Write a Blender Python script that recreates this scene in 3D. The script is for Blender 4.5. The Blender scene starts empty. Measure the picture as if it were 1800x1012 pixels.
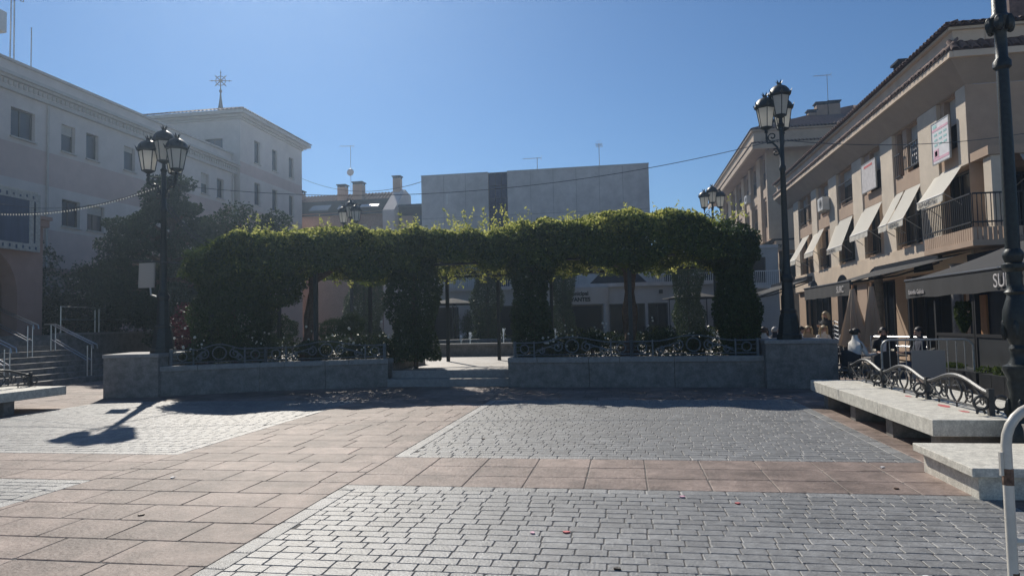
import bpy, bmesh, math, random
import numpy as np
from mathutils import Vector, Matrix
R = math.radians
random.seed(7); rng = np.random.default_rng(7)
scene = bpy.context.scene
col = scene.collection

# ------------------------------------------------------------------ camera, sky, sun, exposure
EYE = 1.6; PITCH = math.atan(61/1220); YAW = math.atan(200/1220); ROLL = 0.021
_f = Vector((-math.sin(YAW)*math.cos(PITCH), math.cos(YAW)*math.cos(PITCH), math.sin(PITCH)))
_r = Vector((math.cos(YAW), math.sin(YAW), 0)); _u = _r.cross(_f)
_R = _r*math.cos(ROLL) - _u*math.sin(ROLL); _U = _u*math.cos(ROLL) + _r*math.sin(ROLL)
cam = bpy.data.cameras.new('camera'); camo = bpy.data.objects.new('camera', cam); col.objects.link(camo)
camo.matrix_world = Matrix(((_R.x, _U.x, -_f.x, 0), (_R.y, _U.y, -_f.y, 0), (_R.z, _U.z, -_f.z, EYE), (0, 0, 0, 1)))
cam.sensor_width = 36; cam.lens = 36*1220/1800; cam.clip_end = 3000; cam.clip_start = 0.05
scene.camera = camo
SUN_AZ = math.atan2(-3.6, 6.5); SUN_EL = R(40)          # azimuth from +Y towards +X
sd = Vector((math.sin(SUN_AZ)*math.cos(SUN_EL), math.cos(SUN_AZ)*math.cos(SUN_EL), math.sin(SUN_EL)))
world = bpy.data.worlds.new('World'); scene.world = world; world.use_nodes = True
nt = world.node_tree; bg = nt.nodes['Background']
sky = nt.nodes.new('ShaderNodeTexSky'); sky.sky_type = 'NISHITA'; sky.sun_disc = False
sky.sun_elevation = SUN_EL; sky.sun_rotation = SUN_AZ; sky.air_density = 1.0; sky.dust_density = 0.0; sky.ozone_density = 5.0; sky.altitude = 600
hsv_ = nt.nodes.new('ShaderNodeHueSaturation'); hsv_.inputs['Saturation'].default_value = 1.10; nt.links.new(sky.outputs[0], hsv_.inputs['Color']); nt.links.new(hsv_.outputs[0], bg.inputs[0]); bg.inputs[1].default_value = 0.078
sl = bpy.data.lights.new('sun', 'SUN'); sl.energy = 4.6; sl.angle = R(0.55); sl.color = (1.0, 0.93, 0.82)
so = bpy.data.objects.new('sun', sl); col.objects.link(so); so.location = sd*60
so.rotation_euler = sd.to_track_quat('Z', 'Y').to_euler()
scene.view_settings.view_transform = 'Standard'; scene.view_settings.look = 'None'
scene.view_settings.exposure = 0.14; scene.view_settings.gamma = 1.0; scene.view_settings.use_curve_mapping = False
scene.cycles.max_bounces = 6; scene.cycles.transparent_max_bounces = 8

# ------------------------------------------------------------------ helpers
class MB:
    def __init__(s): s.v = []; s.f = []; s.m = []
    def add(s, vs, fs, m=0):
        b = len(s.v); s.v += [tuple(v) for v in vs]; s.f += [tuple(i+b for i in f) for f in fs]; s.m += [m]*len(fs); return s
    def bx(s, x0, x1, y0, y1, z0, z1, m=0):
        return s.add([(x0,y0,z0),(x1,y0,z0),(x1,y1,z0),(x0,y1,z0),(x0,y0,z1),(x1,y0,z1),(x1,y1,z1),(x0,y1,z1)],
            [(0,3,2,1),(4,5,6,7),(0,1,5,4),(1,2,6,5),(2,3,7,6),(3,0,4,7)], m)
    def obx(s, o, a, b, c, m=0):      # corner + three edge vectors
        o, a, b, c = map(Vector, (o, a, b, c))
        vs = [o, o+a, o+a+b, o+b, o+c, o+a+c, o+a+b+c, o+b+c]
        return s.add(vs, [(0,3,2,1),(4,5,6,7),(0,1,5,4),(1,2,6,5),(2,3,7,6),(3,0,4,7)], m)
    def prism(s, poly, z0, z1, m=0):
        n = len(poly); vs = [(p[0],p[1],z0) for p in poly] + [(p[0],p[1],z1) for p in poly]
        return s.add(vs, [tuple(range(n))[::-1], tuple(range(n, 2*n))] + [(i,(i+1)%n,(i+1)%n+n,i+n) for i in range(n)], m)
    def ext(s, pts, vec, m=0):        # 3-D polygon swept along vec
        n = len(pts); vec = Vector(vec); pts = [Vector(p) for p in pts]
        return s.add(pts+[p+vec for p in pts], [tuple(range(n))[::-1], tuple(range(n,2*n))]+[(i,(i+1)%n,(i+1)%n+n,i+n) for i in range(n)], m)
    def quad(s, a, b, c, d, m=0): return s.add([a,b,c,d], [(0,1,2,3)], m)
    def tube(s, pts, r, n=6, m=0, closed=False):
        pts = [Vector(p) for p in pts]; k = len(pts); rs = r if isinstance(r, (list, tuple)) else [r]*k
        vs = []; ref = None
        for i, p in enumerate(pts):
            if closed: t = pts[(i+1)%k]-pts[i-1]
            else: t = pts[min(i+1,k-1)]-pts[max(i-1,0)]
            if t.length < 1e-9: t = Vector((0,0,1))
            t.normalize()
            if ref is None:
                ref = t.orthogonal().normalized()
            a = (ref - t*ref.dot(t))
            if a.length < 1e-6: a = t.orthogonal()
            a.normalize(); ref = a; b = t.cross(a)
            vs += [p + (a*math.cos(q*2*math.pi/n)+b*math.sin(q*2*math.pi/n))*rs[i] for q in range(n)]
        fs = []
        for i in range(k if closed else k-1):
            j = (i+1) % k
            fs += [(i*n+q, i*n+(q+1)%n, j*n+(q+1)%n, j*n+q) for q in range(n)]
        if not closed: fs += [tuple(range(n))[::-1], tuple(range((k-1)*n, k*n))]
        return s.add(vs, fs, m)
    def lathe(s, prof, c=(0,0,0), n=16, m=0, axis=None):
        vs = []
        for (r, z) in prof: vs += [(c[0]+r*math.cos(2*math.pi*q/n), c[1]+r*math.sin(2*math.pi*q/n), c[2]+z) for q in range(n)]
        k = len(prof); fs = [(i*n+q, i*n+(q+1)%n, (i+1)*n+(q+1)%n, (i+1)*n+q) for i in range(k-1) for q in range(n)]
        fs += [tuple(range(n))[::-1], tuple(range((k-1)*n, k*n))]
        return s.add(vs, fs, m)
    def ball(s, c, r, nu=10, nv=6, m=0):
        rx, ry, rz = r if isinstance(r, (tuple, list)) else (r, r, r)
        vs = [(c[0], c[1], c[2]-rz)]
        for i in range(1, nv):
            a = -math.pi/2+math.pi*i/nv
            vs += [(c[0]+rx*math.cos(a)*math.cos(2*math.pi*q/nu), c[1]+ry*math.cos(a)*math.sin(2*math.pi*q/nu), c[2]+rz*math.sin(a)) for q in range(nu)]
        vs.append((c[0], c[1], c[2]+rz)); T = len(vs)-1
        fs = [(0, 1+(q+1)%nu, 1+q) for q in range(nu)]
        for i in range(nv-2): fs += [(1+i*nu+q, 1+i*nu+(q+1)%nu, 1+(i+1)*nu+(q+1)%nu, 1+(i+1)*nu+q) for q in range(nu)]
        b = 1+(nv-2)*nu; fs += [(b+q, b+(q+1)%nu, T) for q in range(nu)]
        return s.add(vs, fs, m)
    def build(s, name, mat, parent=None, smooth=False, world=True, bevel=0):
        off = Vector((0,0,0)); p = parent
        if world:
            while p is not None: off += p.location; p = p.parent
        me = bpy.data.meshes.new(name)
        me.from_pydata([(v[0]-off.x, v[1]-off.y, v[2]-off.z) for v in s.v], [], s.f)
        for mm in (mat if isinstance(mat, (list, tuple)) else [mat]): me.materials.append(mm)
        if any(s.m): me.polygons.foreach_set('material_index', s.m)
        bm = bmesh.new(); bm.from_mesh(me); bmesh.ops.recalc_face_normals(bm, faces=bm.faces); bm.to_mesh(me); bm.free()
        if smooth:
            me.polygons.foreach_set('use_smooth', [True]*len(me.polygons))
            me.set_sharp_from_angle(angle=R(40))
        o = bpy.data.objects.new(name, me); col.objects.link(o)
        if parent is not None: o.parent = parent
        if bevel:
            b = o.modifiers.new('bevel', 'BEVEL'); b.width = bevel; b.segments = 2; b.limit_method = 'ANGLE'; b.angle_limit = R(50)
        return o
def tag(o, label=None, cat=None, group=None, kind=None):
    if label: o['label'] = label
    if cat: o['category'] = cat
    if group: o['group'] = group
    if kind: o['kind'] = kind
    return o
def thing(name, label, cat, loc=(0,0,0), rz=0, group=None):
    o = bpy.data.objects.new(name, None); col.objects.link(o); o.location = loc; o.rotation_euler = (0,0,rz); o.empty_display_size = 0.2
    return tag(o, label, cat, group)
def copy_tree(o, parent=None):
    c = o.copy(); col.objects.link(c); c.parent = parent
    for ch in list(o.children): copy_tree(ch, c)
    return c
def dup(root, loc, rz, label, group=None):
    c = copy_tree(root); c.location = loc; c.rotation_euler = (0,0,rz); c['label'] = label
    if group: c['group'] = group
    return c
def np_mesh(name, verts, faces4, mat, parent=None, smooth=False):
    off = Vector((0,0,0)); p = parent
    while p is not None: off += p.location; p = p.parent
    verts = np.asarray(verts, np.float32) - np.array(off, np.float32); faces4 = np.asarray(faces4, np.int32); k = faces4.shape[1]
    me = bpy.data.meshes.new(name); me.vertices.add(len(verts)); me.vertices.foreach_set('co', verts.ravel())
    me.loops.add(faces4.size); me.loops.foreach_set('vertex_index', faces4.ravel())
    me.polygons.add(len(faces4)); me.polygons.foreach_set('loop_start', np.arange(0, faces4.size, k, dtype=np.int32))
    me.polygons.foreach_set('loop_total', np.full(len(faces4), k, np.int32))
    me.update(calc_edges=True); me.validate()
    me.polygons.foreach_set('use_smooth', [bool(smooth)]*len(me.polygons))
    me.materials.append(mat)
    o = bpy.data.objects.new(name, me); col.objects.link(o)
    if parent is not None: o.parent = parent
    return o
def leaves(name, pts, size, mat, parent=None, up=0.35, ratio=0.55, out=None):
    """one small bent leaf blade per point"""
    pts = np.asarray(pts, float); n = len(pts)
    nrm = rng.normal(size=(n,3)); nrm[:,2] += up*2
    if out is not None: nrm += out
    nrm /= np.linalg.norm(nrm, axis=1)[:,None]
    t = rng.normal(size=(n,3)); t -= nrm*(t*nrm).sum(1)[:,None]; t /= np.linalg.norm(t, axis=1)[:,None]
    b = np.cross(nrm, t); L = (size*rng.uniform(.65,1.35,n))[:,None]; W = L*ratio
    droop = nrm*L*0.22
    V = np.stack([pts-t*L/2-droop, pts+b*W/2-t*L*.05, pts+t*L/2-droop, pts-b*W/2-t*L*.05], 1).reshape(-1,3)
    F = np.arange(4*n).reshape(-1,4)
    return np_mesh(name, V, F, mat, parent)
def blob(c, r, n, shell=0.75):
    """points in an ellipsoid, most of them near its surface"""
    d = rng.normal(size=(n,3)); d /= np.linalg.norm(d, axis=1)[:,None]
    q = np.where(rng.random(n) < shell, rng.uniform(.78,1.04,n), rng.uniform(.1,.85,n)**.6)
    q *= 1+.13*np.sin(d[:,0]*5+c[0]*3)*np.cos(d[:,1]*6+c[1])+.08*np.sin(d[:,2]*9+c[2]*7)
    return np.array(c)+d*q[:,None]*np.array(r)

# ------------------------------------------------------------------ materials
def mat(name, colr, rough=0.8, noise=0.12, scale=6.0, bump=0.0, bscale=40.0, metal=0.0, spec=0.5, stain=0.0, island=0.0, obj=0.0, streak=False):
    m = bpy.data.materials.new(name); m.use_nodes = True; t = m.node_tree; b = t.nodes['Principled BSDF']
    b.inputs['Roughness'].default_value = rough; b.inputs['Metallic'].default_value = metal; b.inputs['Specular IOR Level'].default_value = spec
    geo = t.nodes.new('ShaderNodeNewGeometry'); src = geo.outputs['Position']
    hsv = t.nodes.new('ShaderNodeHueSaturation'); hsv.inputs['Color'].default_value = (*colr, 1)
    n1 = t.nodes.new('ShaderNodeTexNoise'); n1.inputs['Scale'].default_value = scale; n1.inputs['Detail'].default_value = 6; n1.inputs['Roughness'].default_value = .65
    if streak:
        mp = t.nodes.new('ShaderNodeMapping'); mp.inputs['Scale'].default_value = (1, 1, .12); t.links.new(src, mp.inputs[0]); t.links.new(mp.outputs[0], n1.inputs['Vector'])
    else: t.links.new(src, n1.inputs['Vector'])
    mr = t.nodes.new('ShaderNodeMapRange'); mr.inputs[1].default_value = .3; mr.inputs[2].default_value = .7
    mr.inputs[3].default_value = 1-noise*1.6; mr.inputs[4].default_value = 1+noise*1.6
    t.links.new(n1.outputs[0], mr.inputs[0]); val = mr.outputs[0]
    def mul(v, w):
        x = t.nodes.new('ShaderNodeMath'); x.operation = 'MULTIPLY'; t.links.new(v, x.inputs[0]); t.links.new(w, x.inputs[1]); return x.outputs[0]
    def rnd(out, amt):
        q = t.nodes.new('ShaderNodeMapRange'); q.inputs[3].default_value = 1-amt; q.inputs[4].default_value = 1+amt; t.links.new(out, q.inputs[0]); return q.outputs[0]
    if stain:
        n2 = t.nodes.new('ShaderNodeTexNoise'); n2.inputs['Scale'].default_value = scale*.17; n2.inputs['Detail'].default_value = 8; n2.inputs['Roughness'].default_value = .7
        t.links.new(src, n2.inputs['Vector'])
        q = t.nodes.new('ShaderNodeMapRange'); q.inputs[1].default_value = .38; q.inputs[2].default_value = .62; q.inputs[3].default_value = 1-stain; q.inputs[4].default_value = 1+stain*.4
        t.links.new(n2.outputs[0], q.inputs[0]); val = mul(val, q.outputs[0])
    if island: val = mul(val, rnd(geo.outputs['Random Per Island'], island))
    if obj:
        oi = t.nodes.new('ShaderNodeObjectInfo'); val = mul(val, rnd(oi.outputs['Random'], obj))
    t.links.new(val, hsv.inputs['Value']); t.links.new(hsv.outputs[0], b.inputs['Base Color'])
    if bump:
        n3 = t.nodes.new('ShaderNodeTexNoise'); n3.inputs['Scale'].default_value = bscale; n3.inputs['Detail'].default_value = 5
        t.links.new(src, n3.inputs['Vector'])
        bp = t.nodes.new('ShaderNodeBump'); bp.inputs['Strength'].default_value = bump; bp.inputs['Distance'].default_value = .02
        t.links.new(n3.outputs[0], bp.inputs['Height']); t.links.new(bp.outputs[0], b.inputs['Normal'])
    return m
def leaf_mat(name, c0, c1, trans=0.35, rough=0.5, spec=.4):
    m = bpy.data.materials.new(name); m.use_nodes = True; t = m.node_tree; b = t.nodes['Principled BSDF']; out = t.nodes['Material Output']
    geo = t.nodes.new('ShaderNodeNewGeometry'); cr = t.nodes.new('ShaderNodeValToRGB')
    cr.color_ramp.elements[0].color = (*c0,1); cr.color_ramp.elements[1].color = (*c1,1)
    t.links.new(geo.outputs['Random Per Island'], cr.inputs[0]); t.links.new(cr.outputs[0], b.inputs['Base Color'])
    b.inputs['Roughness'].default_value = rough; b.inputs['Specular IOR Level'].default_value = spec
    tr = t.nodes.new('ShaderNodeBsdfTranslucent'); hs = t.nodes.new('ShaderNodeHueSaturation'); hs.inputs['Value'].default_value = 1.5; hs.inputs['Hue'].default_value = .48; hs.inputs['Saturation'].default_value = 1.1
    t.links.new(cr.outputs[0], hs.inputs['Color']); t.links.new(hs.outputs[0], tr.inputs[0])
    mx = t.nodes.new('ShaderNodeMixShader'); mx.inputs[0].default_value = trans
    t.links.new(b.outputs[0], mx.inputs[1]); t.links.new(tr.outputs[0], mx.inputs[2]); t.links.new(mx.outputs[0], out.inputs[0])
    return m
def cloth_mat(name, c, trans=.3):
    m = leaf_mat(name, c, tuple(x*1.02 for x in c), trans, .9, .1)
    for n in m.node_tree.nodes:
        if n.type == 'HUE_SAT': n.inputs['Value'].default_value = 1.0; n.inputs['Hue'].default_value = .5; n.inputs['Saturation'].default_value = 1
    return m
M = {}
M['mortar'] = mat('mortar', (.10,.096,.092), .9, .25, 9, .3)
M['cobble'] = mat('cobble', (.225,.227,.226), .5, .18, 14, .35, 55, island=.12, obj=.12, stain=.18, spec=.5)
M['cobble_edge'] = mat('cobble_edge', (.215,.217,.216), .5, .16, 14, .5, 55, island=.16, obj=.16, stain=.2, spec=.5)
M['slab'] = mat('slab', (.25,.192,.165), .64, .2, 5, .45, 26, island=.14, obj=.14, stain=.42, spec=.35)
M['ground'] = mat('ground', (.27,.24,.22), .55, .12, 3, .2, 30, stain=.2)
M['paving'] = mat('paving', (.36,.33,.30), .6, .12, 3, .2, 30, stain=.2)
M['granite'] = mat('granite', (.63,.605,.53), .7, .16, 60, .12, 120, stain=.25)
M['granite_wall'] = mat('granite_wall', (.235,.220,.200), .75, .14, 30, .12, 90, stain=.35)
M['granite_cap'] = mat('granite_cap', (.30,.29,.275), .7, .14, 50, .12, 120, stain=.2)
M['iron'] = mat('iron', (.055,.062,.070), .45, .25, 30, .2, 80, metal=.35)
M['iron_rail'] = mat('iron_rail', (.13,.15,.16), .5, .2, 30, .2, 80, metal=.1)
M['iron_grey'] = mat('iron_grey', (.06,.062,.065), .42, .25, 30, .25, 80, metal=.4)
M['iron_green'] = mat('iron_green', (.020,.027,.028), .45, .25, 20, .2, 60, metal=.25)
M['steel'] = mat('steel', (.55,.56,.58), .3, .05, 30, 0, metal=1.0)
M['galv'] = mat('galv', (.42,.42,.40), .45, .18, 25, .15, 60, metal=.5)
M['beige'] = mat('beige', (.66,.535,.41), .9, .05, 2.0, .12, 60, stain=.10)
M['beige_pink'] = mat('beige_pink', (.46,.335,.245), .9, .05, 2.0, .12, 60, stain=.10)
M['beige_grey'] = mat('beige_grey', (.65,.56,.45), .9, .05, 2.0, .12, 60, stain=.10)
M['tan_wall'] = mat('tan_wall', (.33,.235,.17), .9, .06, 2.0, .12, 60, stain=.15)
M['tan_trim'] = mat('tan_trim', (.44,.345,.255), .9, .06, 2.0, .12, 60, stain=.15)
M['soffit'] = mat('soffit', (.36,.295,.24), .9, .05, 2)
M['tile'] = mat('tile', (.15,.095,.075), .85, .25, 8, .3, 30, island=.3, obj=.25)
M['town_light'] = mat('town_light', (.64,.565,.515), .9, .04, 1.5, .1, 60, stain=.08)
M['town_pink'] = mat('town_pink', (.57,.435,.385), .9, .04, 1.5, .1, 60, stain=.1)
M['town_trim'] = mat('town_trim', (.50,.46,.42), .9, .05, 3, .1, 60)
M['portal_red'] = mat('portal_red', (.36,.225,.185), .9, .06, 2, .1, 60, stain=.1)
M['concrete'] = mat('concrete', (.60,.57,.545), .9, .07, 1.6, .15, 30, stain=.2)
M['white_wall'] = mat('white_wall', (.48,.465,.455), .85, .04, 2, .05, 40, stain=.08)
M['dark_metal'] = mat('dark_metal', (.03,.033,.04), .4, .1, 10, metal=.3)
M['brick'] = mat('brick', (.30,.19,.145), .9, .15, 8, .2, 30, stain=.1)
M['dark_roof'] = mat('dark_roof', (.030,.034,.042), .95, .1, 4, spec=.1)
M['slate'] = mat('slate', (.014,.016,.020), 1.0, .1, 4, spec=0)
M['black'] = mat('black', (.012,.013,.016), .55, .1, 8)
M['black_cloth'] = mat('black_cloth', (.030,.031,.034), .9, .08, 6, .1, 200)
M['dark_panel'] = mat('dark_panel', (.05,.053,.056), .35, .1, 3)
M['planter_black'] = mat('planter_black', (.028,.030,.032), .4, .15, 5, stain=.2)
M['cream'] = cloth_mat('cream', (.88,.85,.77), .35)
M['beige_cloth'] = cloth_mat('beige_cloth', (.55,.44,.33), .2)
M['grey_cloth'] = cloth_mat('grey_cloth', (.45,.42,.38), .2)
M['white_cloth'] = mat('white_cloth', (.75,.74,.72), .9, .03)
M['white_paint'] = mat('white_paint', (.76,.75,.73), .5, .05, 5)
M['cream_paint'] = mat('cream_paint', (.68,.64,.56), .4, .08, 8, stain=.15)
M['rust'] = mat('rust', (.16,.10,.07), .9, .4, 40, .4, 60)
M['wood'] = mat('wood', (.42,.22,.10), .6, .2, 8, streak=True)
M['shutter'] = mat('shutter', (.50,.47,.42), .7, .05, 4)
M['blue_cloth'] = mat('blue_cloth', (.045,.075,.135), .85, .12, 5, streak=True)
M['banner_edge'] = mat('banner_edge', (.40,.40,.37), .85, .2, 18)
M['pink_print'] = mat('pink_print', (.72,.42,.50), .6, .05, 5)
M['teal_print'] = mat('teal_print', (.35,.62,.60), .6, .05, 5)
M['sign_white'] = mat('sign_white', (.78,.76,.76), .5, .05, 5)
M['sign_faded'] = mat('sign_faded', (.58,.55,.54), .6, .12, 9)
M['red_print'] = mat('red_print', (.55,.13,.13), .7, .1, 9)
M['soil'] = mat('soil', (.09,.065,.045), .95, .3, 14, .5, 30)
M['bark'] = mat('bark', (.13,.085,.06), .95, .3, 18, .8, 30)
M['plastic'] = mat('plastic', (.62,.61,.58), .45, .05, 6)
M['skin'] = mat('skin', (.50,.29,.20), .55, .04, 10)
M['hair_dark'] = mat('hair_dark', (.025,.018,.014), .5, .2, 60, .3, 120)
M['hair_brown'] = mat('hair_brown', (.10,.055,.032), .5, .2, 60, .3, 120)
M['hair_blond'] = mat('hair_blond', (.50,.38,.22), .5, .2, 60, .3, 120)
M['hair_grey'] = mat('hair_grey', (.36,.35,.34), .5, .2, 60, .3, 120)
for k, c in dict(c_black=(.014,.014,.018), c_white=(.74,.72,.68), c_navy=(.02,.026,.05), c_tan=(.36,.27,.18), c_denim=(.06,.09,.16), c_orange=(.55,.14,.06), c_grey=(.16,.16,.17), c_shoe=(.03,.025,.02)).items():
    M[k] = mat(k, c, .85, .08, 12, .1, 80)
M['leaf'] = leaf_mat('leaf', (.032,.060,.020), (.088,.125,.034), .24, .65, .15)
M['leaf_top'] = leaf_mat('leaf_top', (.17,.22,.06), (.46,.48,.18), .5, .6, .15)  # sunlight on the vine top put into a lighter yellow-green leaf colour
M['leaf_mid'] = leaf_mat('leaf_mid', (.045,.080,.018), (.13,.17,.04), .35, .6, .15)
M['leaf_ivy'] = leaf_mat('leaf_ivy', (.025,.050,.018), (.062,.098,.032), .2, .5, .25)
M['leaf_dark'] = leaf_mat('leaf_dark', (.022,.040,.020), (.055,.082,.038), .14, .85, .05)
M['leaf_rose'] = leaf_mat('leaf_rose', (.022,.045,.016), (.065,.090,.032), .20, .38, .35)
M['leaf_red'] = leaf_mat('leaf_red', (.05,.010,.014), (.10,.018,.022), .15)
M['leaf_box'] = leaf_mat('leaf_box', (.022,.048,.016), (.045,.080,.026), .08, .7, .1)
M['rose_white'] = cloth_mat('rose_white', (.8,.78,.7), .3)
def glass(name, c=(.02,.028,.036), rough=.06, spec=.6):
    m = mat(name, c, rough, .05, 2, spec=spec); return m
M['glass_navy'] = glass('glass_navy', (.010,.026,.085), .5, .05); M['glass'] = glass('glass'); M['glass_blue'] = glass('glass_blue', (.030,.048,.080), .12, .35); M['glass_dark'] = glass('glass_dark', (.008,.010,.014), .15, .15)
M['milk'] = cloth_mat('milk', (.88,.86,.80), .65)
def water_mat():
    m = bpy.data.materials.new('water'); m.use_nodes = True; b = m.node_tree.nodes['Principled BSDF']
    b.inputs['Base Color'].default_value = (.05,.08,.09,1); b.inputs['Roughness'].default_value = .08; return m
M['water'] = water_mat()
M['spray'] = cloth_mat('spray', (.85,.88,.9), .5)

# ------------------------------------------------------------------ ground and paving
g = MB(); g.quad((-600,-300,-.06),(600,-300,-.06),(600,900,-.06),(-600,900,-.06)); tag(g.build('ground', M['paving']), kind='structure')
XA, XB, XC, XD = -11.75, -5.75, -2.85, 3.12      # band edges across the square
YN, YF, YT = 6.75, 8.2, 14.25                    # cross band and far edge of the cobble fields
plaza = MB().bx(-24, 14, 1.5, 19.4, -.05, -.0065).build('plaza_ground', M['mortar']); tag(plaza, kind='structure')

def in_view(x, y):
    v = Vector((x, y, 0)) - Vector((0, 0, EYE)); d = v.dot(_f)
    if d < .5: return None
    px = 900+1220*v.dot(_R)/d; py = 506-1220*v.dot(_U)/d
    return d if (-60 < px < 1860 and py < 1075) else None
def unit_stone(seed, inset, h, tilt):
    r = random.Random(seed); v = []
    b = inset; a = .5
    cc = inset*1.3+.006
    base8 = [(-1,-1,1,0),(1,-1,-1,0),(1,-1,0,1),(1,1,0,-1),(1,1,-1,0),(-1,1,1,0),(-1,1,0,-1),(-1,-1,0,1)]
    jt = [(r.uniform(.5,1.5), r.uniform(-1,1), r.uniform(-1,1)) for _ in base8]
    def ring(k, z, j): return [(sx*(a-k*.55)+px*cc*.6*q+u*j*.6, sy*(a-k)+py*cc*q+v*j, z) for (sx, sy, px, py), (q, u, v) in zip(base8, jt)]
    r1 = ring(.0, -1, .006); r2 = ring(b*.30, -.42, .010); r3 = ring(b, 0, .016)
    tx, ty = r.uniform(-tilt, tilt), r.uniform(-tilt, tilt)
    r3 = [(x, y, z + x*tx + y*ty + r.uniform(-tilt, tilt)*.5) for x, y, z in r3]
    v = r1+r2+r3
    f = []
    for k in (0, 8): f += [(k+i, k+(i+1)%8, k+8+(i+1)%8, k+8+i) for i in range(8)]
    f += [(16,17,18,19),(16,19,20,23),(20,21,22,23)]
    return v, f
def lay(name, rects, variants, material, h, parent, nmax=300):
    """rects: (cx, cy, lx, ly). The ones showing largest are objects, the others one joined part."""
    rs = []
    for r in rects:
        d = in_view(r[0], r[1])
        rs.append((d if d else 999, r))
    rs.sort(key=lambda q: q[0]); single = [q[1] for q in rs[:nmax] if q[0] < 900]; rest = [q[1] for q in rs[len(single):]]
    mes = []
    for (v, f) in variants:
        me = bpy.data.meshes.new(name); me.from_pydata(v, [], f); me.materials.append(material)
        me.polygons.foreach_set('use_smooth', [False]*len(me.polygons)); mes.append(me)
    off = parent.location
    for i, (cx, cy, lx, ly) in enumerate(single):
        o = bpy.data.objects.new(name, mes[random.randrange(len(mes))]); col.objects.link(o); o.parent = parent
        o.location = (cx, cy, random.uniform(-.0006,.0006)); s = random.choice((-1,1)); o.scale = (lx*s, ly*s, h)
    if rest:
        V = []; F = []; nb = 0
        for (cx, cy, lx, ly) in rest:
            v, f = variants[random.randrange(len(variants))]; a = np.array(v)*np.array((lx, ly, h))+np.array((cx, cy, random.uniform(-.0006,.0006)))
            V.append(a); F.append(np.array(f)+nb); nb += len(v)
        o = np_mesh(name, np.concatenate(V), np.concatenate(F), material, parent); tag(o, kind='stuff')
cob_var = [unit_stone(i, .045, .014, .05) for i in range(10)]
slab_var = [unit_stone(50+i, .022, .012, .05) for i in range(8)]
edge_var = [unit_stone(90+i, .06, .012, .06) for i in range(6)]
def cobble_field(x0, x1, y0, y1, jr):
    out = []; rows = max(1, round((y1-y0)/.136)); dy = (y1-y0)/rows
    for r in range(rows):
        x = x0 - random.uniform(0, .2)
        while x < x1-.02:
            L = random.uniform(.165,.245); a, b = max(x, x0), min(x+L, x1)
            if b-a > .05: out.append(((a+b)/2, y0+(r+.5)*dy+random.uniform(-.004,.004), b-a-.006, dy-.0055))
            x += L
    return out
cob = []; edg = []
for (x0, x1, y0, y1) in ((XC, XD, 2.4, YN), (XC, XD, YF, YT), (XA, XB, 2.4, YN), (XA, XB, YF, YT)):
    w = .16
    cob += cobble_field(x0+w, x1-w, y0+w, y1-w, 0)
    for yy in (y0+w/2, y1-w/2):
        x = x0
        while x < x1-.02: L = min(random.uniform(.3,.42), x1-x); edg.append((x+L/2, yy, L-.006, w-.006)); x += L
    for xx in (x0+w/2, x1-w/2):
        y = y0+w
        while y < y1-w-.02: L = min(random.uniform(.3,.42), y1-w-y); edg.append((xx, y+L/2, w-.006, L-.006)); y += L
lay('cobblestone', cob, cob_var, M['cobble'], .007, plaza)
lay('border_stone', edg, edge_var, M['cobble_edge'], .007, plaza)
slabs = []
def slab_zone(x0, x1, y0, y1, rows, lmin, lmax, along='x', run=True):
    if along == 'x':
        dy = (y1-y0)/rows
        for r in range(rows):
            x = x0 - (random.uniform(0, lmax*.7) if run else 0)
            while x < x1-.02:
                L = random.uniform(lmin, lmax) if run else lmax
                a, b = max(x, x0), min(x+L, x1)
                if b-a > .06: slabs.append(((a+b)/2, y0+(r+.5)*dy, b-a-.008, dy-.008))
                x += L
    else:
        dx = (x1-x0)/rows
        for r in range(rows):
            y = y0
            while y < y1-.02:
                L = random.uniform(lmin, lmax); b = min(y+L, y1)
                if b-y > .06: slabs.append((x0+(r+.5)*dx, (y+b)/2, dx-.008, b-y-.008))
                y += L
slab_zone(XB, XC, 2.4, YT, 24, .5, .82)
slab_zone(XC, XD, YN, YF, 3, .6, .6, run=False); slab_zone(XA, XB, YN, YF, 3, .6, .6, run=False)
slab_zone(XD, 4.6, 2.4, YT, 3, .5, .7, along='y'); slab_zone(-13.4, XA, 2.4, YT, 3, .5, .7, along='y')
slab_zone(-13.4, 4.6, YT, 17.75, 7, .5, .8)
slab_zone(-18, -13.4, 8, 22.5, 29, .5, .8); slab_zone(4.6, 10.0, 6, 19.3, 24, .5, .8)
lay('paving_slab', slabs, slab_var, M['slab'], .007, plaza)

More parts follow.
